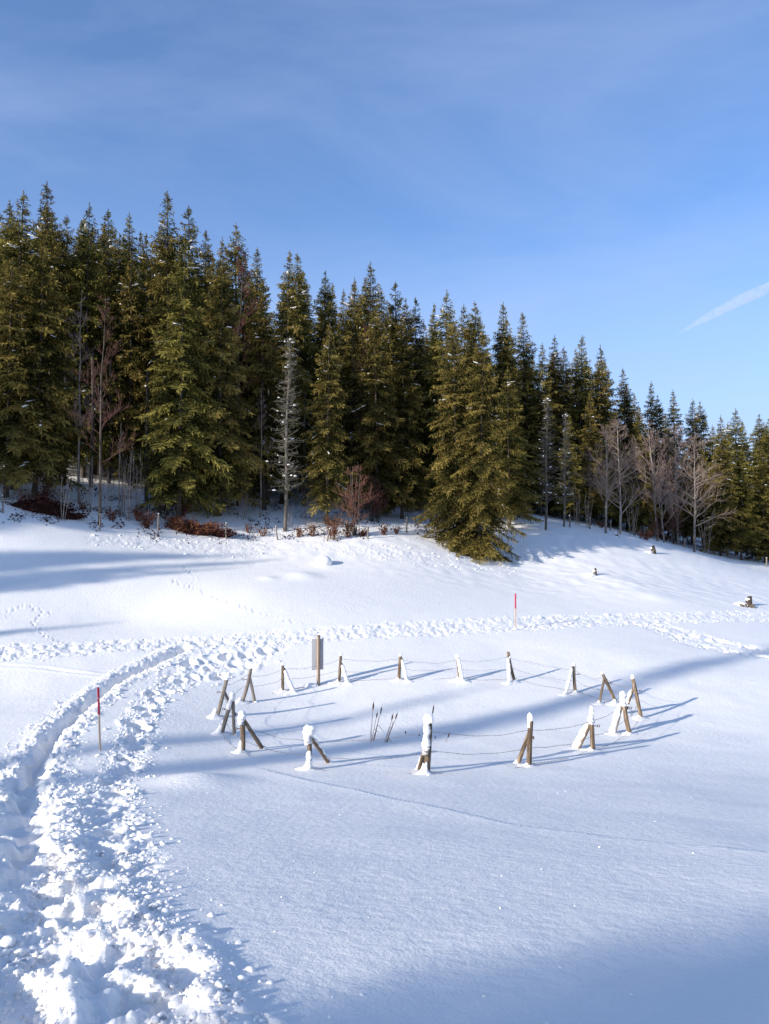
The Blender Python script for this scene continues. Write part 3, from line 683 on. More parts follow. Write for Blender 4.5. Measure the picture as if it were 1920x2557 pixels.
def cattail(foot, head0, head1, tip, label, fluffy=False, r=0.017):
    B = hit(*foot); p0 = at_depth(*head0, B.y); p1 = at_depth(*head1, B.y); p2 = at_depth(*tip, B.y)
    root = empty("cattail", B); tag(root, label, "cattail", "dry cattails sticking out of the snowed pond")
    mid = (p0 - B) * 0.5 + Vector((-0.008, 0, 0))
    V, Q = tube([Vector((0, 0, -0.1)), Vector((0, 0, 0)), mid, p0 - B, p1 - B, p2 - B], [0.0085, 0.0085, 0.007, 0.006, 0.004, 0.002], 5)
    link("stem", mesh_np("stem", V, Q, REED), root)
    a = p0 - B; b = p1 - B; ts = np.linspace(0, 1, 9); P = np.array([tuple(a + (b - a) * k) for k in ts])
    R = r * np.array([0.3, 0.9, 1, 1, 1, 1, 0.97, 0.85, 0.3]) * (1 if not fluffy else np.array([1, 1, 0.95, 1.3, 1.35, 1.25, 1.0, 0.8, 0.5]))
    V, Q = tube(P, R, 9); link("seed_head", mesh_np("seed_head", V, Q, FLUFF if fluffy else SEED), root)
    return root, B
cattail((926, 1858), (931, 1774), (933, 1753), (935, 1740), "tallest cattail of the left clump with frayed reddish head and snow on its foot", True)
cattail((928, 1852), (940, 1791), (942, 1780), (943, 1774), "short thin cattail standing second in the left clump")
cattail((932, 1851), (950, 1782), (953, 1766), (956, 1755), "right hand cattail of the left clump with long dark head", False, 0.016)
cattail((931, 1852), (941, 1816), (943, 1807), (944, 1803), "broken cattail stub with pale frayed head in the left clump", True, 0.012)
cattail((962, 1859), (978, 1799), (981, 1783), (983, 1778), "cattail of the second clump whose head is half frayed", True, 0.016)
cattail((965, 1857), (987, 1796), (992, 1781), (995, 1774), "cattail leaning right with neat dark head in the second clump")
cattail((967, 1855), (980, 1810), (981, 1804), (983, 1799), "headless short reed between the cattails of the second clump", True, 0.008)
cattail((1078, 1842), (1080, 1783), (1083, 1762), (1084, 1755), "single dark cattail rising behind the snow headed middle post")
cattail((1011, 1836), (1012, 1832), (1013, 1826), (1014, 1824), "cattail head just poking out of the snow right of the clumps")
cattail((1045, 1838), (1046, 1837), (1048, 1834), (1050, 1830), "tiny dark cattail tip in the snow left of the middle post")
cattail((1085, 1846), (1086, 1843), (1087, 1839), (1087, 1837), "small buried cattail head in snow just right of the middle post")
cattail((1113, 1854), (1119, 1841), (1122, 1830), (1124, 1825), "short slanted cattail standing alone farthest right in the pond")
reed_clump = Acc()
for u0, v0, u1, v1 in ((946, 1812, 960, 1830), (935, 1820, 945, 1830), (971, 1844, 978, 1853), (926, 1858, 925, 1820), (958, 1858, 972, 1815), (931, 1851, 938, 1825), (934, 1850, 946, 1790), (964, 1857, 976, 1815)):
    p = hit(930 if u0 < 950 else 966, 1856); a_ = at_depth(u0, v0, p.y); b_ = at_depth(u1, v1, p.y); V, Q = tube([a_, (a_ + b_) / 2 + Vector((0.005, 0, 0)), b_], [0.007, 0.006, 0.003], 4); reed_clump.add(V, Q)
tag(link("dry_reeds", reed_clump.mesh("dry_reeds", REED)), "bent dry reed leaves among the cattail clumps", "reeds", None, 'stuff')
for u, v, s in ((925, 1858, 0.10), (950, 1856, 0.08), (990, 1856, 0.05), (934, 1852, .06)):
    pass

def stump(u, v_foot, v_top, r, label, snow_r, broken=True, seed=0, sh=(0, 0)):
    B = hit(u, v_foot); hgt = max(at_depth(u, v_top, B.y).z - B.z, 0.12)
    root = empty("tree_stump", B); tag(root, label, "tree stump", "old stumps on the snowy slope")
    link("stump_wood", log_mesh(hgt + 0.25, r * 1.25, r * 0.75, 300 + seed, BARK, 9, 9, slant=0.7 if broken else 0.3, rough=0.3, bend=0.08), root, (0, 0, -0.25))
    link("splinter", log_mesh(hgt * 0.75 + 0.15, r * 0.45, r * 0.12, 330 + seed, WOOD, 7, 6, slant=0.9, rough=0.3), root, (r * 0.5, 0.0, hgt * 0.3 - 0.15))
    link("snow_top", blob_mesh(r * 0.8, r * 0.7, 0.10, 70 + seed, sub=2, amp=.4), root, (-r * 0.45, -r * 0.3, hgt * 0.72))
    link("snow_heap", blob_mesh(snow_r, snow_r * 0.8, hgt * 0.55, 80 + seed, amp=0.35), root, (-snow_r * 0.75 + sh[0], -0.05 + sh[1], -hgt * 0.18))
stump(1485, 1439, 1420, 0.15, "jagged brown stump standing alone in mid slope", 0.50, seed=1)
stump(1629, 1381, 1364, 0.17, "broken dark stump just below the bare birch trees", 0.6, seed=2)
stump(1540, 1340, 1330, 0.16, "small dark stump near the fence posts by the shaded snow", 0.3, seed=3)
stump(1871, 1512, 1490, 0.20, "large stump under a snow hood at the picture's right edge", 0.75, seed=4, broken=False)
B = hit(1862, 1515)
root = empty("root_crown", B); tag(root, "bare reddish roots showing through snow below the hooded stump", "roots")
a = Acc()
for k in range(9):
    x0 = rng.uniform(-.35, .45); V, Q = tube([(x0, 0.1, 0.12), (x0 + rng.uniform(-.1, .1), -0.08, 0.09), (x0 + rng.uniform(-.2, .2), -0.22, -0.05)], [0.05, 0.045, 0.03], 6); a.add(V, Q)
o = link("roots", a.mesh("roots", WOOD), root); o["kind"] = "stuff"
B = hit(806, 1409)
tag(link("snow_mound", blob_mesh(0.56, 0.48, 0.42, 91, amp=0.10), None, B + Vector((0, 0, 0.10))), "round hump of snow on the slope like a buried boulder", "snow mound")

# ------------------------------------------------------------------ stakes along the forest edge
STAKES = [((6, 1281), (6, 1237), "stake at the left edge beside the brown brush heap"), ((249, 1324), (250, 1285), "weathered stake below the bare beech in the left gap"),
 ((395, 1329), (396, 1283), "stake left of the big brown leaf heap"), ((566, 1346), (565, 1306), "stake at the right end of the brown leaf heap"),
 ((694, 1348), (689, 1314), "tilted stake in front of the grey dead spruce"), ((818, 1351), (823, 1320), "stake leaning right in front of the orange leaved shrub"),
 ((918, 1345), (919, 1314), "stake right of the reddish shrub"), ((1016, 1330), (1016, 1293), "stake left of the big sunlit spruce"),
 ((1422, 1316), (1422, 1287), "thin dark stake on the shaded snow right of the big spruce"), ((1473, 1321), (1473, 1293), "thin stake on the shaded snow left of the first birch"),
 ((1523, 1325), (1525, 1302), "leaning stake at the foot of the pair of birches"), ((1707, 1366), (1709, 1347), "pale stake left of the lone right birch"),
 ((1761, 1377), (1762, 1357), "pale stake right of the lone birch"), ((1797, 1382), (1798, 1366), "short stake below the right spruces"),
 ((1815, 1387), (1816, 1368), "short stake second from the right below the spruces"), ((1913, 1416), (1914, 1393), "stake at the far right edge of the forest")]
for k, (f, tp, label) in enumerate(STAKES):
    B = hit(*f); t = at_depth(tp[0], tp[1], B.y); ax = t - B
    root = empty("fence_stake", B); tag(root, label, "fence stake", "old stakes along the forest edge")
    r = max(0.05, 0.0011 * B.y)
    link("stake", log_mesh(ax.length + 0.3, r * 1.0, r * 0.9, 400 + k, GREYWOOD, 8, 6), root, -ax.normalized() * 0.3, quat_z(ax))
    link("snow_cap", blob_mesh(r * 1.0, r * 1.0, 0.025, k, sub=2), root, ax + Vector((0, 0, 0.012)))

# ------------------------------------------------------------------ spruces
def spruce(seed, H=20.0, R=2.6, z0=2.5, dens=1.0, droop=0.35, taper=0.8, gap=0.15, snow=50, dead=0):
    """one spruce kind: returns meshes (trunk, crown, snow)"""
    rs = np.random.default_rng(seed)
    tr = Acc()
    zz = np.linspace(-0.4, H, 14); bend = 0.10 * np.cumsum(rs.normal(0, 0.25, 14)) * np.linspace(0, 1, 14)
    rad = 0.016 * H * 0.5 * (1 - np.clip(zz, 0, H) / H) ** 0.85 + 0.012; rad[0] *= 1.5; rad[1] *= 1.0
    tp = np.stack([bend, np.roll(bend, 3) * 0.5, zz], 1); V, Q = tube(tp, rad, 9); tr.add(V, Q)
    trunk_xy = lambda z: np.array([np.interp(z, zz, tp[:, 0]), np.interp(z, zz, tp[:, 1])])
    limb = Acc(); SP = []; SD = []; SL = []; SW = []; ST = []; SN = []
    sn = Acc(); z = z0; az = rs.uniform(0, 6.28); br = []
    while z < H - 0.28:
        t = (H - z) / (H - z0)
        nb = int(rs.integers(5, 8)) if t > 0.12 else int(rs.integers(3, 5))
        for b in range(nb):
            az += 2.399 + rs.normal(0, 0.25)
            if rs.random() < gap * (0.4 + t): continue
            L = R * (min(1, t * 1.02) ** taper) * rs.uniform(0.62, 1.15)
            L *= 1.0 - 0.28 * max(0, (t - 0.82) / 0.18) + 0.12 * math.sin(z * 1.9 + seed)
            L = max(L, 0.12)
            br.append((z + rs.uniform(-0.12, 0.12), az, L, t))
        z += (0.27 + 0.30 * min(1, t * 1.6)) / dens * rs.uniform(0.75, 1.25)
    for zb, az, L, t in br:
        ca, sa = math.cos(az), math.sin(az); tx, ty = trunk_xy(zb)
        el = math.radians(40 - 95 * min(1, t * 1.25) ** 0.7) + rs.normal(0, 0.12)
        el = max(el, -droop * 1.5)
        ns = max(4, int(L / 0.16) + 2); s = np.linspace(0, 1, ns)
        out = L * s * math.cos(el); up = L * (s * math.sin(el) - droop * 0.45 * s ** 1.6 * min(1, t * 2.2) + 0.42 * droop * s ** 3)
        P = np.stack([tx + out * ca, ty + out * sa, zb + up], 1); P[:, :2] += np.cumsum(rs.normal(0, 0.012, (ns, 2)), axis=0)
        V, Q = tube(P, np.interp(s, [0, 1], [0.010 + 0.010 * L, 0.004]), 3); limb.add(V, Q, a=0.0)
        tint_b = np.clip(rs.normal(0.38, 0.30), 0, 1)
        side = np.array([-sa, ca, 0.0]); fwd = np.array([ca * math.cos(el), sa * math.cos(el), 0.1 * math.sin(el)])
        for k in range(1, ns):
            if s[k] < 0.22 and L > 1.0 and rs.random() < 0.6: continue
            reach = min(0.95, 0.20 + 0.36 * L * (1.05 - s[k]) + 0.05, 0.10 + 0.5 * L); fs = min(1.0, 0.62 + 0.3 * L)
            for sg in (-1, 1, 0):
                if sg == 0 and rs.random() < 0.25: continue
                l = reach * rs.uniform(0.6, 1.2) if sg else min(0.62, reach) * rs.uniform(0.5, 1.2)
                n = max(1, int(round(l / 0.115)))
                d0 = side * sg * rs.uniform(0.7, 1.0) + fwd * rs.uniform(0.35, 0.9) * (1 if sg else 0.4)
                d0[2] += rs.normal(-0.16, 0.14) - (0.7 if sg == 0 and rs.random() < .7 else 0)
                d0 /= np.linalg.norm(d0)
                for q in range(n):
                    f = (q + 0.15) / n * l; p = P[k] + d0 * f; p = p + np.array([0, 0, -0.55 * droop * f * f * 1.3])
                    dd = d0 + rs.normal(0, 0.28, 3); dd[2] -= 0.9 * droop * f + (0.30 if rs.random() < 0.45 else 0.0)
                    SP.append(p); SD.append(dd / np.linalg.norm(dd)); SL.append(rs.uniform(0.18, 0.33) * fs); SW.append(rs.uniform(0.028, 0.052) * fs)
                    ST.append(np.clip(tint_b + 0.55 * (s[k] - 0.55) + rs.normal(0, 0.16), 0, 1)); SN.append(rs.normal(0, 1, 3))  # inner sprigs darker: dead brown needles, plus crown shade put into the colour
        SP.append(P[-1]); dd = P[-1] - P[-2]; SD.append(dd / np.linalg.norm(dd)); SL.append(0.26 * min(1, .4 + .4 * L)); SW.append(0.06 * min(1, .4 + .4 * L)); ST.append(0.8); SN.append(rs.normal(0, 1, 3))
    # leader
    for k in range(22):
        p = np.array([*trunk_xy(H - 0.9 + 0.9 * k / 22), H - 0.9 + 0.95 * k / 22]); a = rs.uniform(0, 6.28)
        SP.append(p); SD.append(np.array([math.cos(a) * .7, math.sin(a) * .7, 0.7])); SL.append(0.09 + 0.17 * (1 - k / 22)); SW.append(0.03); ST.append(0.6); SN.append(rs.normal(0, 1, 3))
    SP, SD, SN = np.array(SP), np.array(SD), np.array(SN); SL, SW, ST = np.array(SL), np.array(SW), np.array(ST)
    SN = SN * 1.0 + np.array([0, 0, 0.35]); w = np.cross(SD, SN); w /= np.linalg.norm(w, axis=1)[:, None] + 1e-9; nn = np.cross(w, SD)
    V = np.stack([SP - SD * 0.03, SP + SD * (SL * 0.42)[:, None] + w * SW[:, None] + nn * -0.012, SP + SD * SL[:, None], SP + SD * (SL * 0.42)[:, None] - w * SW[:, None] - nn * 0.012], 1)
    n = len(SP); base = np.arange(n)[:, None] * 4
    tris = np.concatenate([base + np.array([[0, 1, 2]]), base + np.array([[0, 2, 3]])])
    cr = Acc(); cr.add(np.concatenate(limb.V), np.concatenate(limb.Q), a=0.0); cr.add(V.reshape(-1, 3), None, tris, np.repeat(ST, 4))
    # snow left lying on the boughs
    cand = [b for b in br if b[3] > 0.12]; bv, bf = ICO1
    last = None
    for _ in range(snow):
        zb, az, L, t = last = cand[rs.integers(len(cand))] if last is None or rs.random() < 0.38 else last; ca, sa = math.cos(az), math.sin(az); tx, ty = trunk_xy(zb)
        el = max(math.radians(40 - 95 * min(1, t * 1.25) ** 0.7), -droop * 1.5); s = rs.uniform(0.45, 0.98)
        c = np.array([tx + L * s * math.cos(el) * ca, ty + L * s * math.cos(el) * sa, zb + L * (s * math.sin(el) - droop * .45 * s ** 1.6 * min(1, t * 2.2) + .42 * droop * s ** 3) + 0.03])
        a_, b_, h_ = 0.10 + rs.exponential(0.16), rs.uniform(0.05, 0.12), rs.uniform(0.02, 0.05); a_ = min(a_, 0.5); b_ *= 0.8
        v = bv * (1 + rs.uniform(-.3, .3, (len(bv), 1))); th = az + rs.normal(0, 0.5)
        v = np.stack([v[:, 0] * a_ * math.cos(th) - v[:, 1] * b_ * math.sin(th), v[:, 0] * a_ * math.sin(th) + v[:, 1] * b_ * math.cos(th), v[:, 2] * h_ + v[:, 0] * a_ * math.sin(el) * 0.7], 1)
        sn.add(v + c, None, bf)
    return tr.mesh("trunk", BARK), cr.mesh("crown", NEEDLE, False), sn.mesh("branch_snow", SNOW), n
KINDS = [spruce(1, 20, 4.3, 3.3, taper=0.86), spruce(2, 20, 3.9, 3.4, droop=0.45, gap=0.2, taper=0.92), spruce(3, 20, 4.5, 2.6, taper=0.95, droop=0.32, snow=40),
         spruce(4, 20, 3.4, 3.6, taper=0.82, gap=0.25, droop=0.4), spruce(5, 20, 4.9, 0.35, dens=1.1, taper=0.80, droop=0.32, gap=0.06, snow=45),
         spruce(6, 20, 4.0, 2.8, taper=1.0, droop=0.28, gap=0.2, snow=75),
         spruce(7, 20, 3.5, 2.6, taper=0.78, droop=0.5, gap=0.3, dens=0.95, snow=45), spruce(8, 20, 4.6, 3.0, taper=1.05, droop=0.22, gap=0.12, snow=30)]
print("sprigs", [k[3] for k in KINDS])
def place_spruce(kind, loc, H, label, group, rot=None, wide=1.0):
    if kind in (0, 1, 3, 5) and random.random() < 0.4: kind = random.choice((6, 7))
    k = KINDS[kind]; root = empty("spruce_tree", loc); tag(root, label, "spruce", group)
    s = H / 20.0
    root.scale = (s * wide, s * wide, s); root.rotation_euler = (random.uniform(-.025, .025), random.uniform(-.025, .025), random.uniform(0, 6.28) if rot is None else rot)
    link("trunk", k[0], root); link("crown", k[1], root); sno = link("branch_snow", k[2], root); sno['kind'] = 'stuff'
    return root
K = 1.156
# skyline and front row: crown tip (x, y) in the 1661-wide view, distance ahead, kind, width, label
SKY = [
 (28, 408, 47, 0, 1.2, "tall spruce at the left edge, first top of the skyline"),
 (100, 392, 54, 1, 1.05, "highest spruce top near the left edge, behind its neighbours"),
 (74, 432, 46, 2, 1.0, "broad sunlit spruce in the left corner above the brown brush heap"),
 (140, 458, 58, 3, 0.9, "thin spruce top peeping between the left corner trees"),
 (178, 425, 55, 2, 0.95, "dark spruce third of the tall tops, left of the bare beech gap"),
 (228, 445, 62, 3, 1.0, "slender long tipped spruce behind the bare beech in the left gap"),
 (268, 460, 58, 0, 1.0, "dark full spruce right behind the left gap"),
 (300, 500, 64, 5, 1.0, "low dark spruce top left of the tall ragged spruce"),
 (365, 415, 56, 1, 1.05, "tall ragged spruce top with see through upper boughs"),
 (403, 440, 58, 3, 1.05, "narrow spruce top next to the ragged one"),
 (437, 490, 66, 3, 0.9, "small dark spire right of the pair of tall tops"),
 (385, 500, 49, 2, 1.0, "large sunlit spruce standing over the brown leaf heap"),
 (507, 470, 60, 0, 1.0, "round shouldered spruce top above the grey twigs"),
 (472, 515, 52, 2, 1.0, "broad spruce with drooping skirts right of the leaf heap"),
 (548, 528, 66, 1, 0.95, "dark spruce top in shade behind the front trees"),
 (607, 535, 60, 5, 1.0, "spruce top above the grey dead spruce"),
 (648, 545, 66, 3, 0.9, "thin topped spruce right of the dead spruce"),
 (695, 585, 68, 0, 0.95, "dark shaded spruce left of the sky notch"),
 (570, 600, 56, 1, 0.95, "shaded spruce just left of the grey dead spruce"),
 (752, 595, 62, 2, 0.9, "first spruce top right of the sky notch"),
 (798, 563, 66, 3, 1.0, "tallest spire right of the sky notch"),
 (775, 605, 64, 5, 0.95, "spruce top tucked between the notch trees"),
 (825, 620, 62, 1, 0.95, "spruce beside the tall bare reddish tree"),
 (857, 605, 68, 3, 0.9, "sharp thin spire near the middle of the skyline"),
 (878, 640, 66, 0, 0.9, "lower spruce top right of the sharp thin spire"),
 (902, 642, 70, 3, 0.8, "thin spruce top in the dip of the skyline"),
 (965, 618, 64, 2, 1.05, "bluish broad spruce top above the big front pair"),
 (938, 655, 66, 5, 0.9, "small spruce top left of the bluish broad one"),
 (1037, 645, 66, 0, 0.95, "dark spruce top right of the big front pair"),
 (1080, 648, 68, 1, 0.9, "spruce with long bare spire right of the front pair"),
 (1105, 682, 70, 3, 0.85, "narrow spruce close to the long bare spire"),
 (1143, 670, 72, 1, 1.0, "lone cone shaped spruce top with dark boughs"),
 (1195, 722, 76, 2, 0.9, "rounded dark spruce top in the right half"),
 (1168, 735, 70, 0, 0.95, "sunlit spruce under the lone cone shaped top"),
 (1215, 742, 74, 5, 0.9, "small spruce top right of the rounded dark one"),
 (1250, 722, 76, 1, 1.0, "spruce with ragged top between two lower trees"),
 (1310, 742, 78, 2, 1.0, "wide bright spruce above the pair of birches"),
 (1292, 765, 76, 0, 0.9, "left shoulder tree of the wide bright spruce"),
 (1358, 790, 82, 2, 0.9, "cone of dark spruce standing apart on the skyline"),
 (1408, 822, 86, 1, 0.9, "very dark spruce above the second birches"),
 (1425, 850, 84, 0, 0.8, "low spruce top leaning on the very dark spruce"),
 (1460, 840, 88, 3, 1.0, "thin ragged spruce above the lone birch"),
 (1495, 858, 90, 5, 0.9, "spruce top left of the right hand trio"),
 (1522, 865, 92, 0, 0.9, "narrow middle tree of the right hand trio"),
 (1560, 893, 84, 2, 0.85, "bright spruce left in the right corner group"),
 (1590, 878, 88, 0, 1.0, "tallest spruce of the right corner group"),
 (1612, 905, 90, 1, 0.9, "spruce hidden behind the right corner group"),
 (1640, 892, 84, 0, 1.0, "last full spruce before the right edge"),
 (1672, 895, 82, 2, 1.0, "spruce cut by the right edge of the picture"),
 # front row with lower tops
 (12, 560, 45, 0, 1.0, "spruce with bare lower trunk at the extreme left edge"),
 (705, 695, 53, 1, 0.95, "slim bright spruce standing alone left of the reddish shrub"),
 (815, 655, 57, 0, 0.95, "bright spruce just left of the big front pair"),
 (868, 680, 58, 2, 0.85, "sunlit spruce squeezed left of the front pair, skirts low"),
 (990, 690, 53, 4, 0.95, "left tree of the big bright front pair, boughs to the snow"),
 (1022, 705, 51.5, 4, 0.9, "right tree of the big bright front pair reaching lowest"),
 (1100, 790, 60, 2, 1.05, "dark bluish green spruce right behind the front pair"),
 (1275, 838, 70, 0, 0.9, "bright spruce left of the first birch"),
 (1230, 890, 68, 5, 0.9, "grey green snow dotted spruce beside the shaded snow"),
 (1388, 868, 74, 2, 0.75, "slim bright spruce between the two groups of birches"),
 (1475, 960, 80, 0, 0.8, "small spruce behind the lone birch"),
 (1555, 930, 76, 2, 1.0, "wide low spruce in front of the right corner group"),
 (1600, 960, 77, 0, 0.95, "front spruce with bare trunk at the right forest edge"),
 (1650, 960, 78, 2, 0.9, "lowest spruce at the right edge over the slope"),
]
spr = []
for u, v, d, kind, wd, label in SKY:
    p = ground(u * K, d); tip = at_depth(u * K, v * K, d); H = tip.z - p.z
    if 'front pair' in label and kind == 4:
        p = hit(1143, 1360) if 'left tree' in label else hit(1196, 1383)
        tip = at_depth(u * K, v * K, p.y); H = tip.z - p.z
    place_spruce(kind, p - Vector((0, 0, 0.15)), H, label, "spruces of the forest edge", None, (wd * min(1.15, (19 / max(H, 12)) ** 0.6)) * (0.88 if kind == 4 else 1.0))
    spr.append((p.x, p.y))
# trees deeper in the wood, lower in the picture than the skyline
tops = sorted([(u * K, v * K) for u, v, *_ in SKY[:49]])
tu, tv = [a for a, _ in tops], [b for _, b in tops]
n_in = 0; tries = 0
while n_in < 140 and tries < 8000:
    tries += 1
    u = random.uniform(-60, 1990) if n_in > 26 else random.uniform(110, 380); d0 = np.interp(u, [0, 640, 1290, 1920], [52, 60, 68, 88]); d = d0 + (random.uniform(2, 26) if n_in > 26 else random.uniform(0, 20))
    p = ground(u, d)
    if min((p.x - a) ** 2 + (p.y - b) ** 2 for a, b in spr) < 1.9 ** 2: continue
    vt = np.interp(u, tu, tv) + random.uniform(22, 140)
    H = at_depth(u, vt, d).z - p.z
    if H < 9: continue
    where = ["behind the left corner trees", "behind the bare beech gap", "behind the rusty leaf heap trees", "behind the grey dead spruce", "behind the big front pair", "behind the shaded snow bank", "behind the birches", "behind the right corner group"][min(7, max(0, int(np.searchsorted([180, 390, 640, 900, 1270, 1480, 1760], u))))]
    place_spruce(random.choice((0, 1, 3, 5, 2)), p - Vector((0, 0, .15)), H, "dark spruce in shade deep in the wood " + where, "spruces deep in the wood", None, random.uniform(.85, 1.05))
    spr.append((p.x, p.y)); n_in += 1
print("infill", n_in)

# spruces beside and behind the photographer: their shadows fall into the picture
SD_ = Vector((math.sin(SHADOW_AZ), math.cos(SHADOW_AZ), 0)); TE = math.tan(SUN_EL)
def shadow_tree(u, v, back, kind, wide=1.0, label="spruce outside the view whose shadow crosses the snow"):
    tipshadow = hit(u, v); p = tipshadow - SD_ * back; g = float(base_h(p.x, p.y))
    H = tipshadow.z + back * TE - g
    place_spruce(kind, Vector((p.x, p.y, g - .1)), max(H, 6), label, "spruces outside the view", None, wide)
for o_, s_, back, kind, wd in ((-15.7, 46, 76, 3, 0.42), (-1.3, 45, 64, 2, 1.25), (1.8, 48, 68, 0, 1.3), (5.5, 44, 64, 2, 1.3), (8.5, 46, 66, 2, 1.3), (12, 44, 64, 0, 1.3),
                               (-46.8, 36, 60, 2, 1.2), (-48.6, 34, 60, 0, 1.2), (-51, 38, 62, 2, 1.3), (-54, 34, 62, 1, 1.3), (-47.5, 26, 58, 0, 1.2), (-50, 24, 58, 2, 1.2), (-53, 24, 56, 2, 1.3)):
    X_, Y_ = SD_.x * s_ + SD_.y * o_, SD_.y * s_ - SD_.x * o_; bx, by = X_ - SD_.x * back, Y_ - SD_.y * back; g = float(base_h(bx, by))
    place_spruce(kind, Vector((bx, by, g - .1)), max(float(base_h(X_, Y_)) + back * TE - g, 8), "spruce behind the photographer shading the lower right snow" if o_ > -10 else "narrow spruce outside the view whose shadow crosses the ring" if o_ > -20 else "spruce left of the view shading the edge of the wood", "spruces outside the view", None, wd)
for u, v, back, kind, wd in ((1330, 1690, 66, 3, 0.5), (1180, 1790, 60, 1, 0.32), (700, 1996, 48, 3, 0.3),
                             (330, 1546, 42, 1, .8), (240, 1566, 44, 3, .8), (740, 1394, 46, 3, .7), (600, 1412, 42, 3, .6), (500, 1396, 44, 1, .6), (380, 1426, 40, 3, .6), (250, 1408, 40, 1, .6), (640, 1380, 52, 3, .8), (140, 1434, 36, 3, .7), (420, 1376, 48, 3, .7), (150, 1385, 40, 3, .7),
                             (560, 1388, 50, 1, 1)):
    shadow_tree(u, v, back, kind, wd)

# ------------------------------------------------------------------ bare trees and shrubs
def bare_mesh(seed, H, spread=0.32, nb=26, mat=TWIG, start=0.18, up=0.75, trunk_r=0.011, sub=(5, 5), stems=1, lean=0.0, light=0.55):
    rs = np.random.default_rng(seed); tr = Acc(); cr = Acc()
    def grow(p, d, L, r, lev):
        n = max(3, int(4 - lev * 0.5)); pts = [p]; dd = d.copy()
        for k in range(n):
            dd = dd + rs.normal(0, 0.10, 3) + np.array([0, 0, 0.10 * up]); dd /= np.linalg.norm(dd); pts.append(pts[-1] + dd * L / n)
        pts = np.array(pts); V, Q = tube(pts, np.linspace(r, r * 0.35, n + 1), 4 if lev < 2 else 3)
        cr.add(V, Q, a=np.clip(light + 0.25 - 0.28 * lev + rs.normal(0, .1), 0, 1))
        if lev < 3:
            for k in range(sub[min(lev - 1, 1)]):
                t = rs.uniform(0.25, 1.0); i = min(int(t * n), n - 1); q = pts[i] + (pts[i + 1] - pts[i]) * (t * n - i)
                a = rs.normal(0, 1, 3); a -= dd * (a @ dd); a /= np.linalg.norm(a); nd = dd * 0.75 + a * 0.65; nd[2] += 0.15 * up; nd /= np.linalg.norm(nd)
                grow(q, nd, L * rs.uniform(0.35, 0.6), max(r * 0.5, 0.011), lev + 1)
    for st in range(stems):
        a0 = rs.uniform(0, 6.28); tilt = 0.0 if stems == 1 else rs.uniform(0.02, 0.22)
        Hs = H * (1 if st == 0 else rs.uniform(0.6, 0.95)); n = 10; t = np.linspace(0, 1, n)
        base = np.array([rs.normal(0, .12), rs.normal(0, .12), 0]) * (stems > 1)
        wob = np.cumsum(rs.normal(0, 0.010, (n, 2)), axis=0) * H * .35
        P = np.stack([base[0] + t * Hs * tilt * math.cos(a0) + wob[:, 0] + lean * Hs * t ** 2, base[1] + t * Hs * tilt * math.sin(a0) + wob[:, 1], -0.2 + t * (Hs + .2)], 1)
        rr = trunk_r * Hs / (1 if stems == 1 else 1.5) * (1 - t) ** 0.8 + 0.008; V, Q = tube(P, rr, 7); tr.add(V, Q, a=0.8)
        for b in range(nb if stems == 1 else max(4, nb // stems)):
            f = start + (0.97 - start) * rs.random() ** 0.8; p = np.array([np.interp(f, t, P[:, j]) for j in range(3)]); a = rs.uniform(0, 6.28)
            e = rs.uniform(0.25, 0.7) * up + 0.15; d = np.array([math.cos(a), math.sin(a), e * 1.1]); d /= np.linalg.norm(d)
            grow(p, d, Hs * spread * (1.12 - f) * rs.uniform(0.6, 1.2), max(0.010, 0.35 * np.interp(f, t, rr)), 1)
    return tr.mesh("trunk", PALEBARK if mat is TWIG else BARK), cr.mesh("crown", mat)
BARE = {'birch': bare_mesh(11, 10, 0.36, 44, TWIG, 0.2, sub=(6, 5)), 'birch2': bare_mesh(12, 10, 0.34, 44, TWIG, 0.15, up=.9, sub=(6, 5)), 'beech': bare_mesh(13, 12, 0.20, 36, REDTWIG, 0.25, up=1.1, light=.15, trunk_r=0.006), 'slim': bare_mesh(19, 12, 0.17, 30, TWIG, 0.3, up=1.1, light=.0, trunk_r=0.006),
        'fork': bare_mesh(14, 9, 0.36, 54, TWIG, 0.2, stems=3, up=1.0, sub=(6, 5)), 'sap': bare_mesh(15, 5, 0.22, 24, TWIG, 0.35, stems=6, up=1.1, trunk_r=0.006, sub=(3, 2)),
        'redbush': bare_mesh(16, 4.5, 0.42, 54, REDTWIG, 0.25, stems=9, up=0.8, trunk_r=0.008, sub=(5, 4), light=.75)}
def bare(kind, p, H, label, cat="bare tree", name="bare_tree", group="leafless trees at the forest edge", rot=None):
    tr, cr = BARE[kind]; h0 = {'birch': 10, 'birch2': 10, 'beech': 12, 'slim': 12, 'fork': 9, 'sap': 5, 'redbush': 4.5}[kind]
    root = empty(name, p); tag(root, label, cat, group); s = H / h0; root.scale = (s, s, s); root.rotation_euler.z = random.uniform(0, 6.28) if rot is None else rot
    link("trunk" if name == "bare_tree" else "stems", tr, root); o = link("crown" if name == "bare_tree" else "twigs", cr, root); o["kind"] = "stuff"
def bare_at(kind, foot, top_v, label, d=None, **k):
    p = hit(*foot) if d is None else ground(foot[0], d); H = at_depth(foot[0], top_v, p.y).z - p.z
    bare(kind, p - Vector((0, 0, .05)), H, label, **k)
bare_at('beech', (247, 1238), 740, "bare reddish beech standing in the dark gap on the left", 44.5)
bare_at('slim', (200, 1215), 720, "thin bare tree left of the reddish beech in the gap", 47)
bare_at('birch', (1512, 1313), 1058, "first pale birch right of the shaded snow", 64)
bare_at('birch2', (1548, 1308), 1046, "second pale birch close beside the first", 66)
bare_at('birch', (1732, 1356), 1085, "lone pale birch standing in front of the right spruces", 70)
bare_at('fork', (1655, 1325), 1050, "many stemmed pale bare tree left of the lone birch", 72)
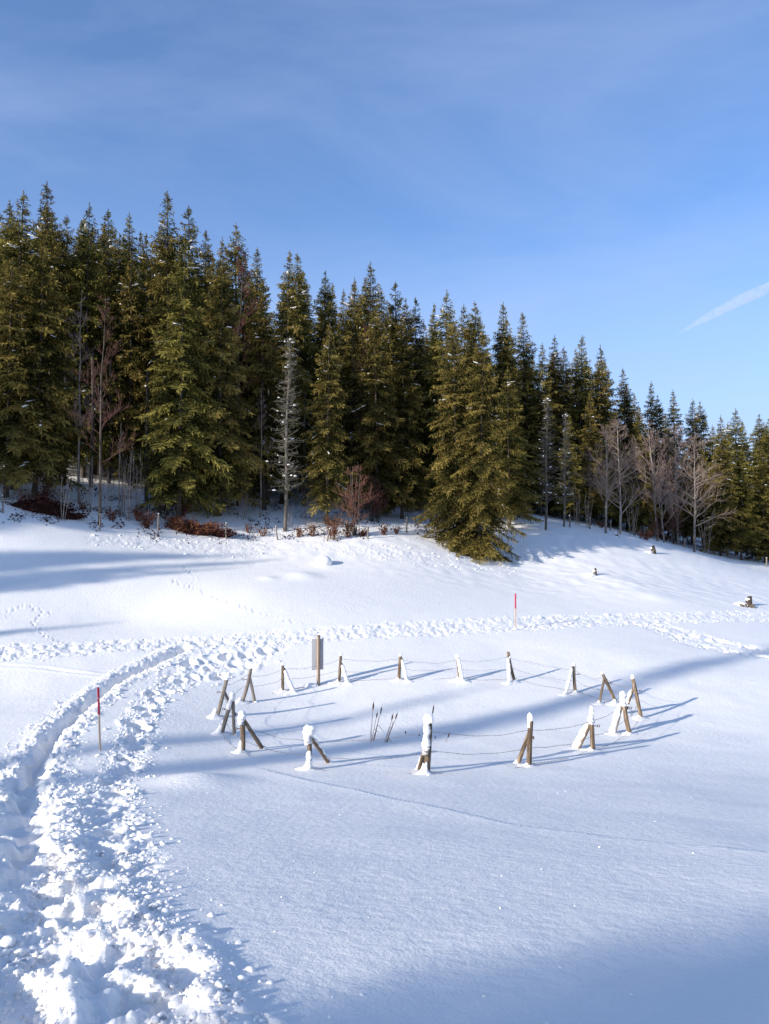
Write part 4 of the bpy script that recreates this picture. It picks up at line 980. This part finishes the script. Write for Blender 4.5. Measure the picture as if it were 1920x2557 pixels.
bare_at('fork', (1620, 1325), 1075, "greyer forked bare tree behind the small bright spruce", 76)
bare_at('birch2', (1690, 1335), 1060, "bare tree with upswept twigs behind the lone birch", 78)
bare_at('beech', (925, 1290), 800, "tall bare reddish tree rising between the middle spruces", 60)
bare_at('beech', (590, 1290), 620, "bare reddish twigs showing above the left spruces", 56)
bare_at('slim', (648, 1270), 960, "pale bare sapling left of the grey dead spruce with bent boughs", 53)
bare_at('sap', (300, 1262), 1060, "thicket of thin pale saplings in the left gap", 47, cat="sapling", name="sapling")
bare_at('sap', (345, 1275), 1100, "thin saplings beside the rusty leaved shrub", 47.5, cat="sapling", name="sapling")
bare_at('sap', (322, 1270), 1120, "lower sapling clump in the left gap", 46.5, cat="sapling", name="sapling")
bare_at('sap', (155, 1262), 1170, "thin shrub right of the brown brush heap", 43.5, cat="shrub", name="shrub")
bare_at('redbush', (885, 1335), 1150, "large reddish twiggy shrub in the middle of the edge", None, cat="shrub", name="shrub")
bare_at('redbush', (930, 1325), 1180, "second reddish shrub under the bright middle spruce", 55, cat="shrub", name="shrub")
bare_at('sap', (855, 1335), 1160, "grey thin stems left of the large reddish shrub", 53, cat="sapling", name="sapling")
bare_at('sap', (800, 1300), 1180, "thin saplings behind the orange leaved shrub", 57, cat="sapling", name="sapling")
bare_at('redbush', (1680, 1330), 1240, "brown twiggy thicket under the right birches", 76, cat="shrub", name="shrub")
bare_at('redbush', (1640, 1345), 1280, "low brown shrub at the birches' feet", 70, cat="shrub", name="shrub")
bare_at('sap', (1440, 1280), 1200, "thin saplings on the crest of the shaded snow", 66, cat="sapling", name="sapling")
bare_at('sap', (1580, 1325), 1220, "saplings right of the paired birches", 68, cat="sapling", name="sapling")
bare_at('sap', (720, 1320), 1250, "low thin twigs at the foot of the grey dead spruce", None, cat="shrub", name="shrub")

for k, (u, v, tv, d, lab) in enumerate(((115, 1255, 1140, 45, "thin bare sapling behind the brown brush heap"), (225, 1255, 1120, 46, "pale saplings right of the bare beech"), (270, 1262, 1150, 47, "low bare saplings left of the pale thicket"),
        (400, 1300, 1190, 49, "bare saplings beside the third stake"), (610, 1318, 1200, 52, "bare twigs between leaf heap and dead spruce"), (760, 1322, 1190, 54, "bare saplings right of the grey dead spruce"),
        (945, 1322, 1200, 55, "bare twigs left of the big front pair"), (1465, 1300, 1215, 65, "bare saplings behind the thin stake on the bank"), (1760, 1360, 1260, 74, "bare twigs right of the lone birch"))):
    bare_at('sap' if k % 3 else 'redbush', (u, v), tv, lab, d, cat="sapling", name="sapling", group="thin saplings at the forest edge")

# dead grey conifers
def dead_spruce(seed, H=13.0):
    rs = np.random.default_rng(seed); tr = Acc(); cr = Acc(); sn = Acc(); bv, bf = ICO1
    t = np.linspace(0, 1, 14); P = np.stack([0.25 * t + 0.05 * np.sin(t * 9), 0.04 * np.cos(t * 7), -0.3 + t * (H + .3)], 1); V, Q = tube(P, (0.115 * (1 - t) ** .8 + 0.015) * (1 + rs.normal(0, .07, 14)), 8); tr.add(V, Q, a=rs.uniform(0.1, .6, len(V)))
    for b in range(300):
        f = rs.uniform(0.2, 0.99); p = np.array([np.interp(f, t, P[:, j]) for j in range(3)]); a = rs.uniform(0, 6.28); L = (1.45 * (1 - f) ** 0.6 + 0.15) * rs.uniform(0.4, 1.1)
        d = np.array([math.cos(a), math.sin(a), rs.uniform(-0.5, 0.15)]); s = np.linspace(0, 1, 6)[:, None]
        q = p + d * L * s + np.array([0, 0, 1]) * (0.28 * L * s ** 2.5) + np.cumsum(rs.normal(0, .02, (6, 3)), axis=0); V, Q = tube(q, np.linspace(0.02, 0.008, 6), 3); cr.add(V, Q, a=rs.uniform(.2, 1))
        for k in range(7):
            i = rs.integers(1, 6); dd = rs.normal(0, 1, 3); dd[2] -= 0.3; dd /= np.linalg.norm(dd); V, Q = tube([q[i], q[i] + dd * rs.uniform(.08, .26)], [0.012, 0.005], 3); cr.add(V, Q, a=rs.uniform(.3, 1))
        if rs.random() < 0.10:
            sn.add(bv * np.array([rs.uniform(.05, .16), rs.uniform(.04, .10), rs.uniform(.03, .06)]) + q[rs.integers(2, 6)], None, bf)
    return tr.mesh("trunk", DARKTWIG), cr.mesh("twigs", DARKTWIG), sn.mesh("branch_snow", SNOW)
DEAD = dead_spruce(5)
def place_dead(foot, top_v, label, d=None):
    p = hit(*foot) if d is None else ground(foot[0], d); H = at_depth(foot[0], top_v, p.y).z - p.z; root = empty("dead_spruce", p); tag(root, label, "dead tree", "grey dead conifers"); s = H / 13; root.scale = (s, s, s)
    root.rotation_euler.z = random.uniform(-.3, .3); link("trunk", DEAD[0], root); o = link("twigs", DEAD[1], root); o['kind'] = 'stuff'; o = link("branch_snow", DEAD[2], root); o['kind'] = 'stuff'
place_dead((711, 1326), 838, "pale grey dead spruce standing clear in front of the dark wood")
place_dead((1362, 1300), 990, "slim brown grey dead conifer right of the big front pair", 60)
place_dead((1408, 1295), 1030, "grey lichened dead conifer above the shaded snow", 63)
place_dead((665, 1280), 860, "shaded dead conifer behind the pale grey one", 60)
# poles of the inner wood: bare shaded trunks
for k, (u, d) in enumerate(((690, 66), (735, 70), (760, 60), (812, 58), (845, 64), (655, 62), (770, 74), (610, 66), (560, 58), (270, 55), (365, 52), (225, 52), (160, 51), (300, 58), (330, 60), (400, 56), (450, 54), (670, 59), (720, 63), (790, 66), (880, 62), (30, 50), (120, 52))):
    p = ground(u, d); root = empty("bare_pole_tree", p); tag(root, "bare shaded trunk standing among others in the gap behind the dead spruce", "tree trunk", "bare trunks in the dim wood")
    link("trunk", log_mesh(9.5, 0.15, 0.08, 500 + k, BARK, 8, 8, bend=0.012), root, (0, 0, -.3))

# ------------------------------------------------------------------ brush heaps, rusty leaves, litter
def leaf_cloud(n, fn, size, mat, name, upb=0.5, seed=0):
    rs = np.random.default_rng(seed); P = np.array([fn(rs) for _ in range(n)]); D = rs.normal(0, 1, (n, 3)); D /= np.linalg.norm(D, axis=1)[:, None]
    Nn = rs.normal(0, 1, (n, 3)) + np.array([0, 0, upb]); W = np.cross(D, Nn); W /= np.linalg.norm(W, axis=1)[:, None] + 1e-9
    L = rs.uniform(0.6, 1.3, n)[:, None] * size
    V = np.stack([P, P + D * L * .5 + W * L * .3, P + D * L, P + D * L * .5 - W * L * .3], 1).reshape(-1, 3); b = np.arange(n)[:, None] * 4
    return mesh_np(name, V, np.concatenate([b + [[0, 1, 2]], b + [[0, 2, 3]]]), mat, False, np.repeat(rs.uniform(0, 1, n), 4))
def heap(u0, v0, rx, ry, rz, label, seed, leaves=2600, twigs=260, lm=LITTER):
    p = hit(u0, v0); root = empty("brush_pile", p); tag(root, label, "brush pile")
    V, Fc = blob_verts(rx, ry, rz, seed, amp=0.35); V = V * np.array([0.8, 0.8, 0.85]); link("mound", mesh_np("mound", V, Fc, LITTER, True, np.full(len(V), 0.3)), root, (0, 0, -rz * 0.15))
    def on(rs):
        v = rs.normal(0, 1, 3); v[2] = abs(v[2]); v /= np.linalg.norm(v); k = abs(rs.normal(0.9, 0.22)); q = 1 + 0.35 * math.sin(v[0] * 5 + seed) + .2 * math.sin(v[0] * 11 + v[1] * 3); return (v[0] * rx * k, v[1] * ry * k * q, v[2] * rz * min(k, 1.1) * q - rz * .12)
    o = link("leaves", leaf_cloud(leaves, on, 0.15, lm, "leaves", 1.0, seed), root); o['kind'] = 'stuff'
    a = Acc(); rs = np.random.default_rng(seed)
    for _ in range(twigs):
        c = np.array(on(rs)); d = rs.normal(0, 1, 3) * np.array([1, .5, .5]); d[2] = abs(d[2]) * .8; d *= rs.uniform(.2, .6) / np.linalg.norm(d); V, Q = tube([c - d * .3, c + d * .4 + rs.normal(0, .03, 3), c + d], [0.012, .009, .004], 3); a.add(V, Q, a=rs.uniform(0, 1))
    o = link("twigs", a.mesh("twigs", REDTWIG), root); o['kind'] = 'stuff'
heap(95, 1272, 2.0, 0.8, 0.75, "dark brown heap of brush at the far left under the spruces", 1)
heap(165, 1290, 1.1, 0.5, 0.3, "low brown brush spilling right of the left heap", 2, 900, 120)
heap(470, 1325, 1.9, 0.7, 0.6, "wide heap of rusty leaves and twigs under the sunlit spruce", 3, 2600, 500, DRYLEAF)
heap(540, 1335, 1.1, 0.5, 0.35, "dark twiggy heap at the right end of the rusty heap", 4, 900, 240)
def leafy_bush(u, v, w, h, label, seed, n=420):
    p = hit(u, v); root = empty("leafy_shrub", p); tag(root, label, "shrub", "rusty leaved shrubs at the forest edge"); a = Acc(); rs = np.random.default_rng(seed); tips = []
    for k in range(16):
        x, y = rs.normal(0, w * .4, 2); q = np.array([[0.3 * x, .3 * y, -.05], [x * .7, y * .7, h * .5], [x * 1.1, y * 1.1, h * rs.uniform(.6, 1.05)]]); V, Q = tube(q, [.016, .011, .005], 4); a.add(V, Q, a=.4); tips.append(q)
    link("stems", a.mesh("stems", REDTWIG), root)
    def on(rs):
        q = tips[rs.integers(len(tips))]; t = rs.uniform(0.2, 1.0); b = q[1] + (q[2] - q[1]) * (t - .5) * 2 if t > .5 else q[0] + (q[1] - q[0]) * t * 2; return b + rs.normal(0, .10, 3)
    o = link("leaves", leaf_cloud(n, on, 0.13, DRYLEAF, "leaves", .3, seed), root); o['kind'] = 'stuff'
leafy_bush(365, 1315, 0.8, 0.95, "rusty leaved shrub left of the wide leaf heap", 21)
leafy_bush(345, 1300, 0.5, 1.0, "small rusty shrub under the thin saplings", 22, 200)
leafy_bush(455, 1292, 0.7, 1.1, "orange leaves at the foot of the sunlit spruce", 23, 260)
leafy_bush(830, 1345, 0.7, 1.6, "orange leaved shrub in front of the reddish bush", 24)
leafy_bush(868, 1340, 0.6, 1.2, "orange leaves under the large reddish shrub", 25, 300)
leafy_bush(906, 1338, 0.4, 0.5, "low rusty tuft right of the reddish shrub", 26, 160)
leafy_bush(1612, 1348, 1.0, 0.8, "rusty leaved shrub at the forked trees' feet", 27, 420)
leafy_bush(1660, 1350, 0.8, 0.7, "faded rusty shrub left of the lone birch", 28, 260)
leafy_bush(1800, 1378, 0.7, 0.9, "rusty shrub under the right corner spruces", 29, 260)
for k, (u, v, w_, h_, n_, lab) in enumerate(((60, 1262, .5, .8, 90, "low brown brush on top of the left heap"), (205, 1275, .6, .8, 60, "brown twiggy tuft left of the second stake"), (280, 1300, .6, .7, 120, "brown tuft between the thin saplings and second stake"),
        (430, 1318, .6, .8, 200, "rusty tuft on the left flank of the wide leaf heap"), (620, 1330, .5, .6, 60, "twiggy tuft between leaf heap and grey dead spruce"), (655, 1338, .4, .5, 60, "dark tuft just left of the grey dead spruce"),
        (745, 1340, .5, .6, 90, "brown tuft right of the grey dead spruce"), (780, 1338, .6, .9, 150, "rusty tuft left of the orange leaved shrub"), (960, 1335, .5, .6, 120, "low brown tuft left of the stake by the big spruce"), (990, 1332, .4, .5, 80, "small brown tuft beside the stake by the big spruce"),
        (1500, 1318, .6, .6, 100, "rusty tuft at the foot of the first birch"), (1720, 1358, .6, .7, 140, "rusty tuft at the foot of the lone birch"))):
    leafy_bush(u, v, w_, h_, lab, 50 + k, n_)
# litter and twigs on the snow under the trees
def litter():
    P = []
    while len(P) < 6500:
        u = random.uniform(-20, 1400); v = random.uniform(1180, 1365)
        e = np.interp(u, [0, 200, 420, 560, 700, 900, 1050, 1200, 1300, 1400], [1300, 1320, 1345, 1350, 1345, 1345, 1340, 1395, 1330, 1280])
        if v > e + random.gauss(0, 6): continue
        if vnoise(np.array([u / 30.0]), np.array([v / 14.0]), 88)[0] < random.uniform(-.1, .45): continue
        p = hit(u, v); P.append((p.x, p.y))
    P = np.array(P); z = full_h(P[:, 0], P[:, 1]) + 0.05; it = iter(np.column_stack([P, z]))
    me = leaf_cloud(len(P), lambda rs: next(it), 0.17, LITTER, "litter", 1.5, 3)
    tag(link("forest_litter", me), "dead leaves and bits of twig strewn on the snow under the trees", "litter", None, 'stuff')
litter()

# ------------------------------------------------------------------ contrail high in the sky
def contrail():
    P = []; R = []
    for k in range(60):
        t = k / 59; u = 1690 + (1990 - 1690) * t; v = 835 - 135 * t - 14 * math.sin(t * 2.6) + 2.0 * mnoise.noise(Vector((t * 9, 0, 0)))
        d = 6000 - 500 * t; P.append(tuple(at_depth(u, v, d))); R.append((3 + 42 * min(1, t * 2.2) ** 0.7) * (1 + .22 * mnoise.noise(Vector((t * 14, 3, 0)))))
    V, Q = tube(P, R, 24)
    m = bpy.data.materials.new("contrail_vapour"); m.use_nodes = True; t = m.node_tree; t.nodes.clear()
    o = N(t, 'ShaderNodeOutputMaterial'); vol = N(t, 'ShaderNodeVolumePrincipled'); vol.inputs['Color'].default_value = (1, 1, 1, 1); vol.inputs['Density'].default_value = 0.006; vol.inputs['Anisotropy'].default_value = 0.0
    cn = N(t, 'ShaderNodeTexNoise'); cn.inputs['Scale'].default_value = 0.014; cn.inputs['Detail'].default_value = 4; gp = N(t, 'ShaderNodeNewGeometry'); cr_ = N(t, 'ShaderNodeMapRange'); cr_.inputs['From Min'].default_value = 0.32; cr_.inputs['From Max'].default_value = 0.68; cr_.inputs['To Max'].default_value = 0.0125
    t.links.new(gp.outputs['Position'], cn.inputs['Vector']); t.links.new(cn.outputs['Fac'], cr_.inputs['Value']); t.links.new(cr_.outputs[0], vol.inputs['Density'])
    t.links.new(vol.outputs[0], o.inputs['Volume'])
    tag(link("contrail", mesh_np("contrail", V, Q, m)), "thin white vapour trail of an aircraft slanting across the right sky", "contrail")
contrail()

_tri = sum(sum(len(p.vertices) - 2 for p in m.polygons) for m in bpy.data.meshes)
print("unique triangles", _tri)
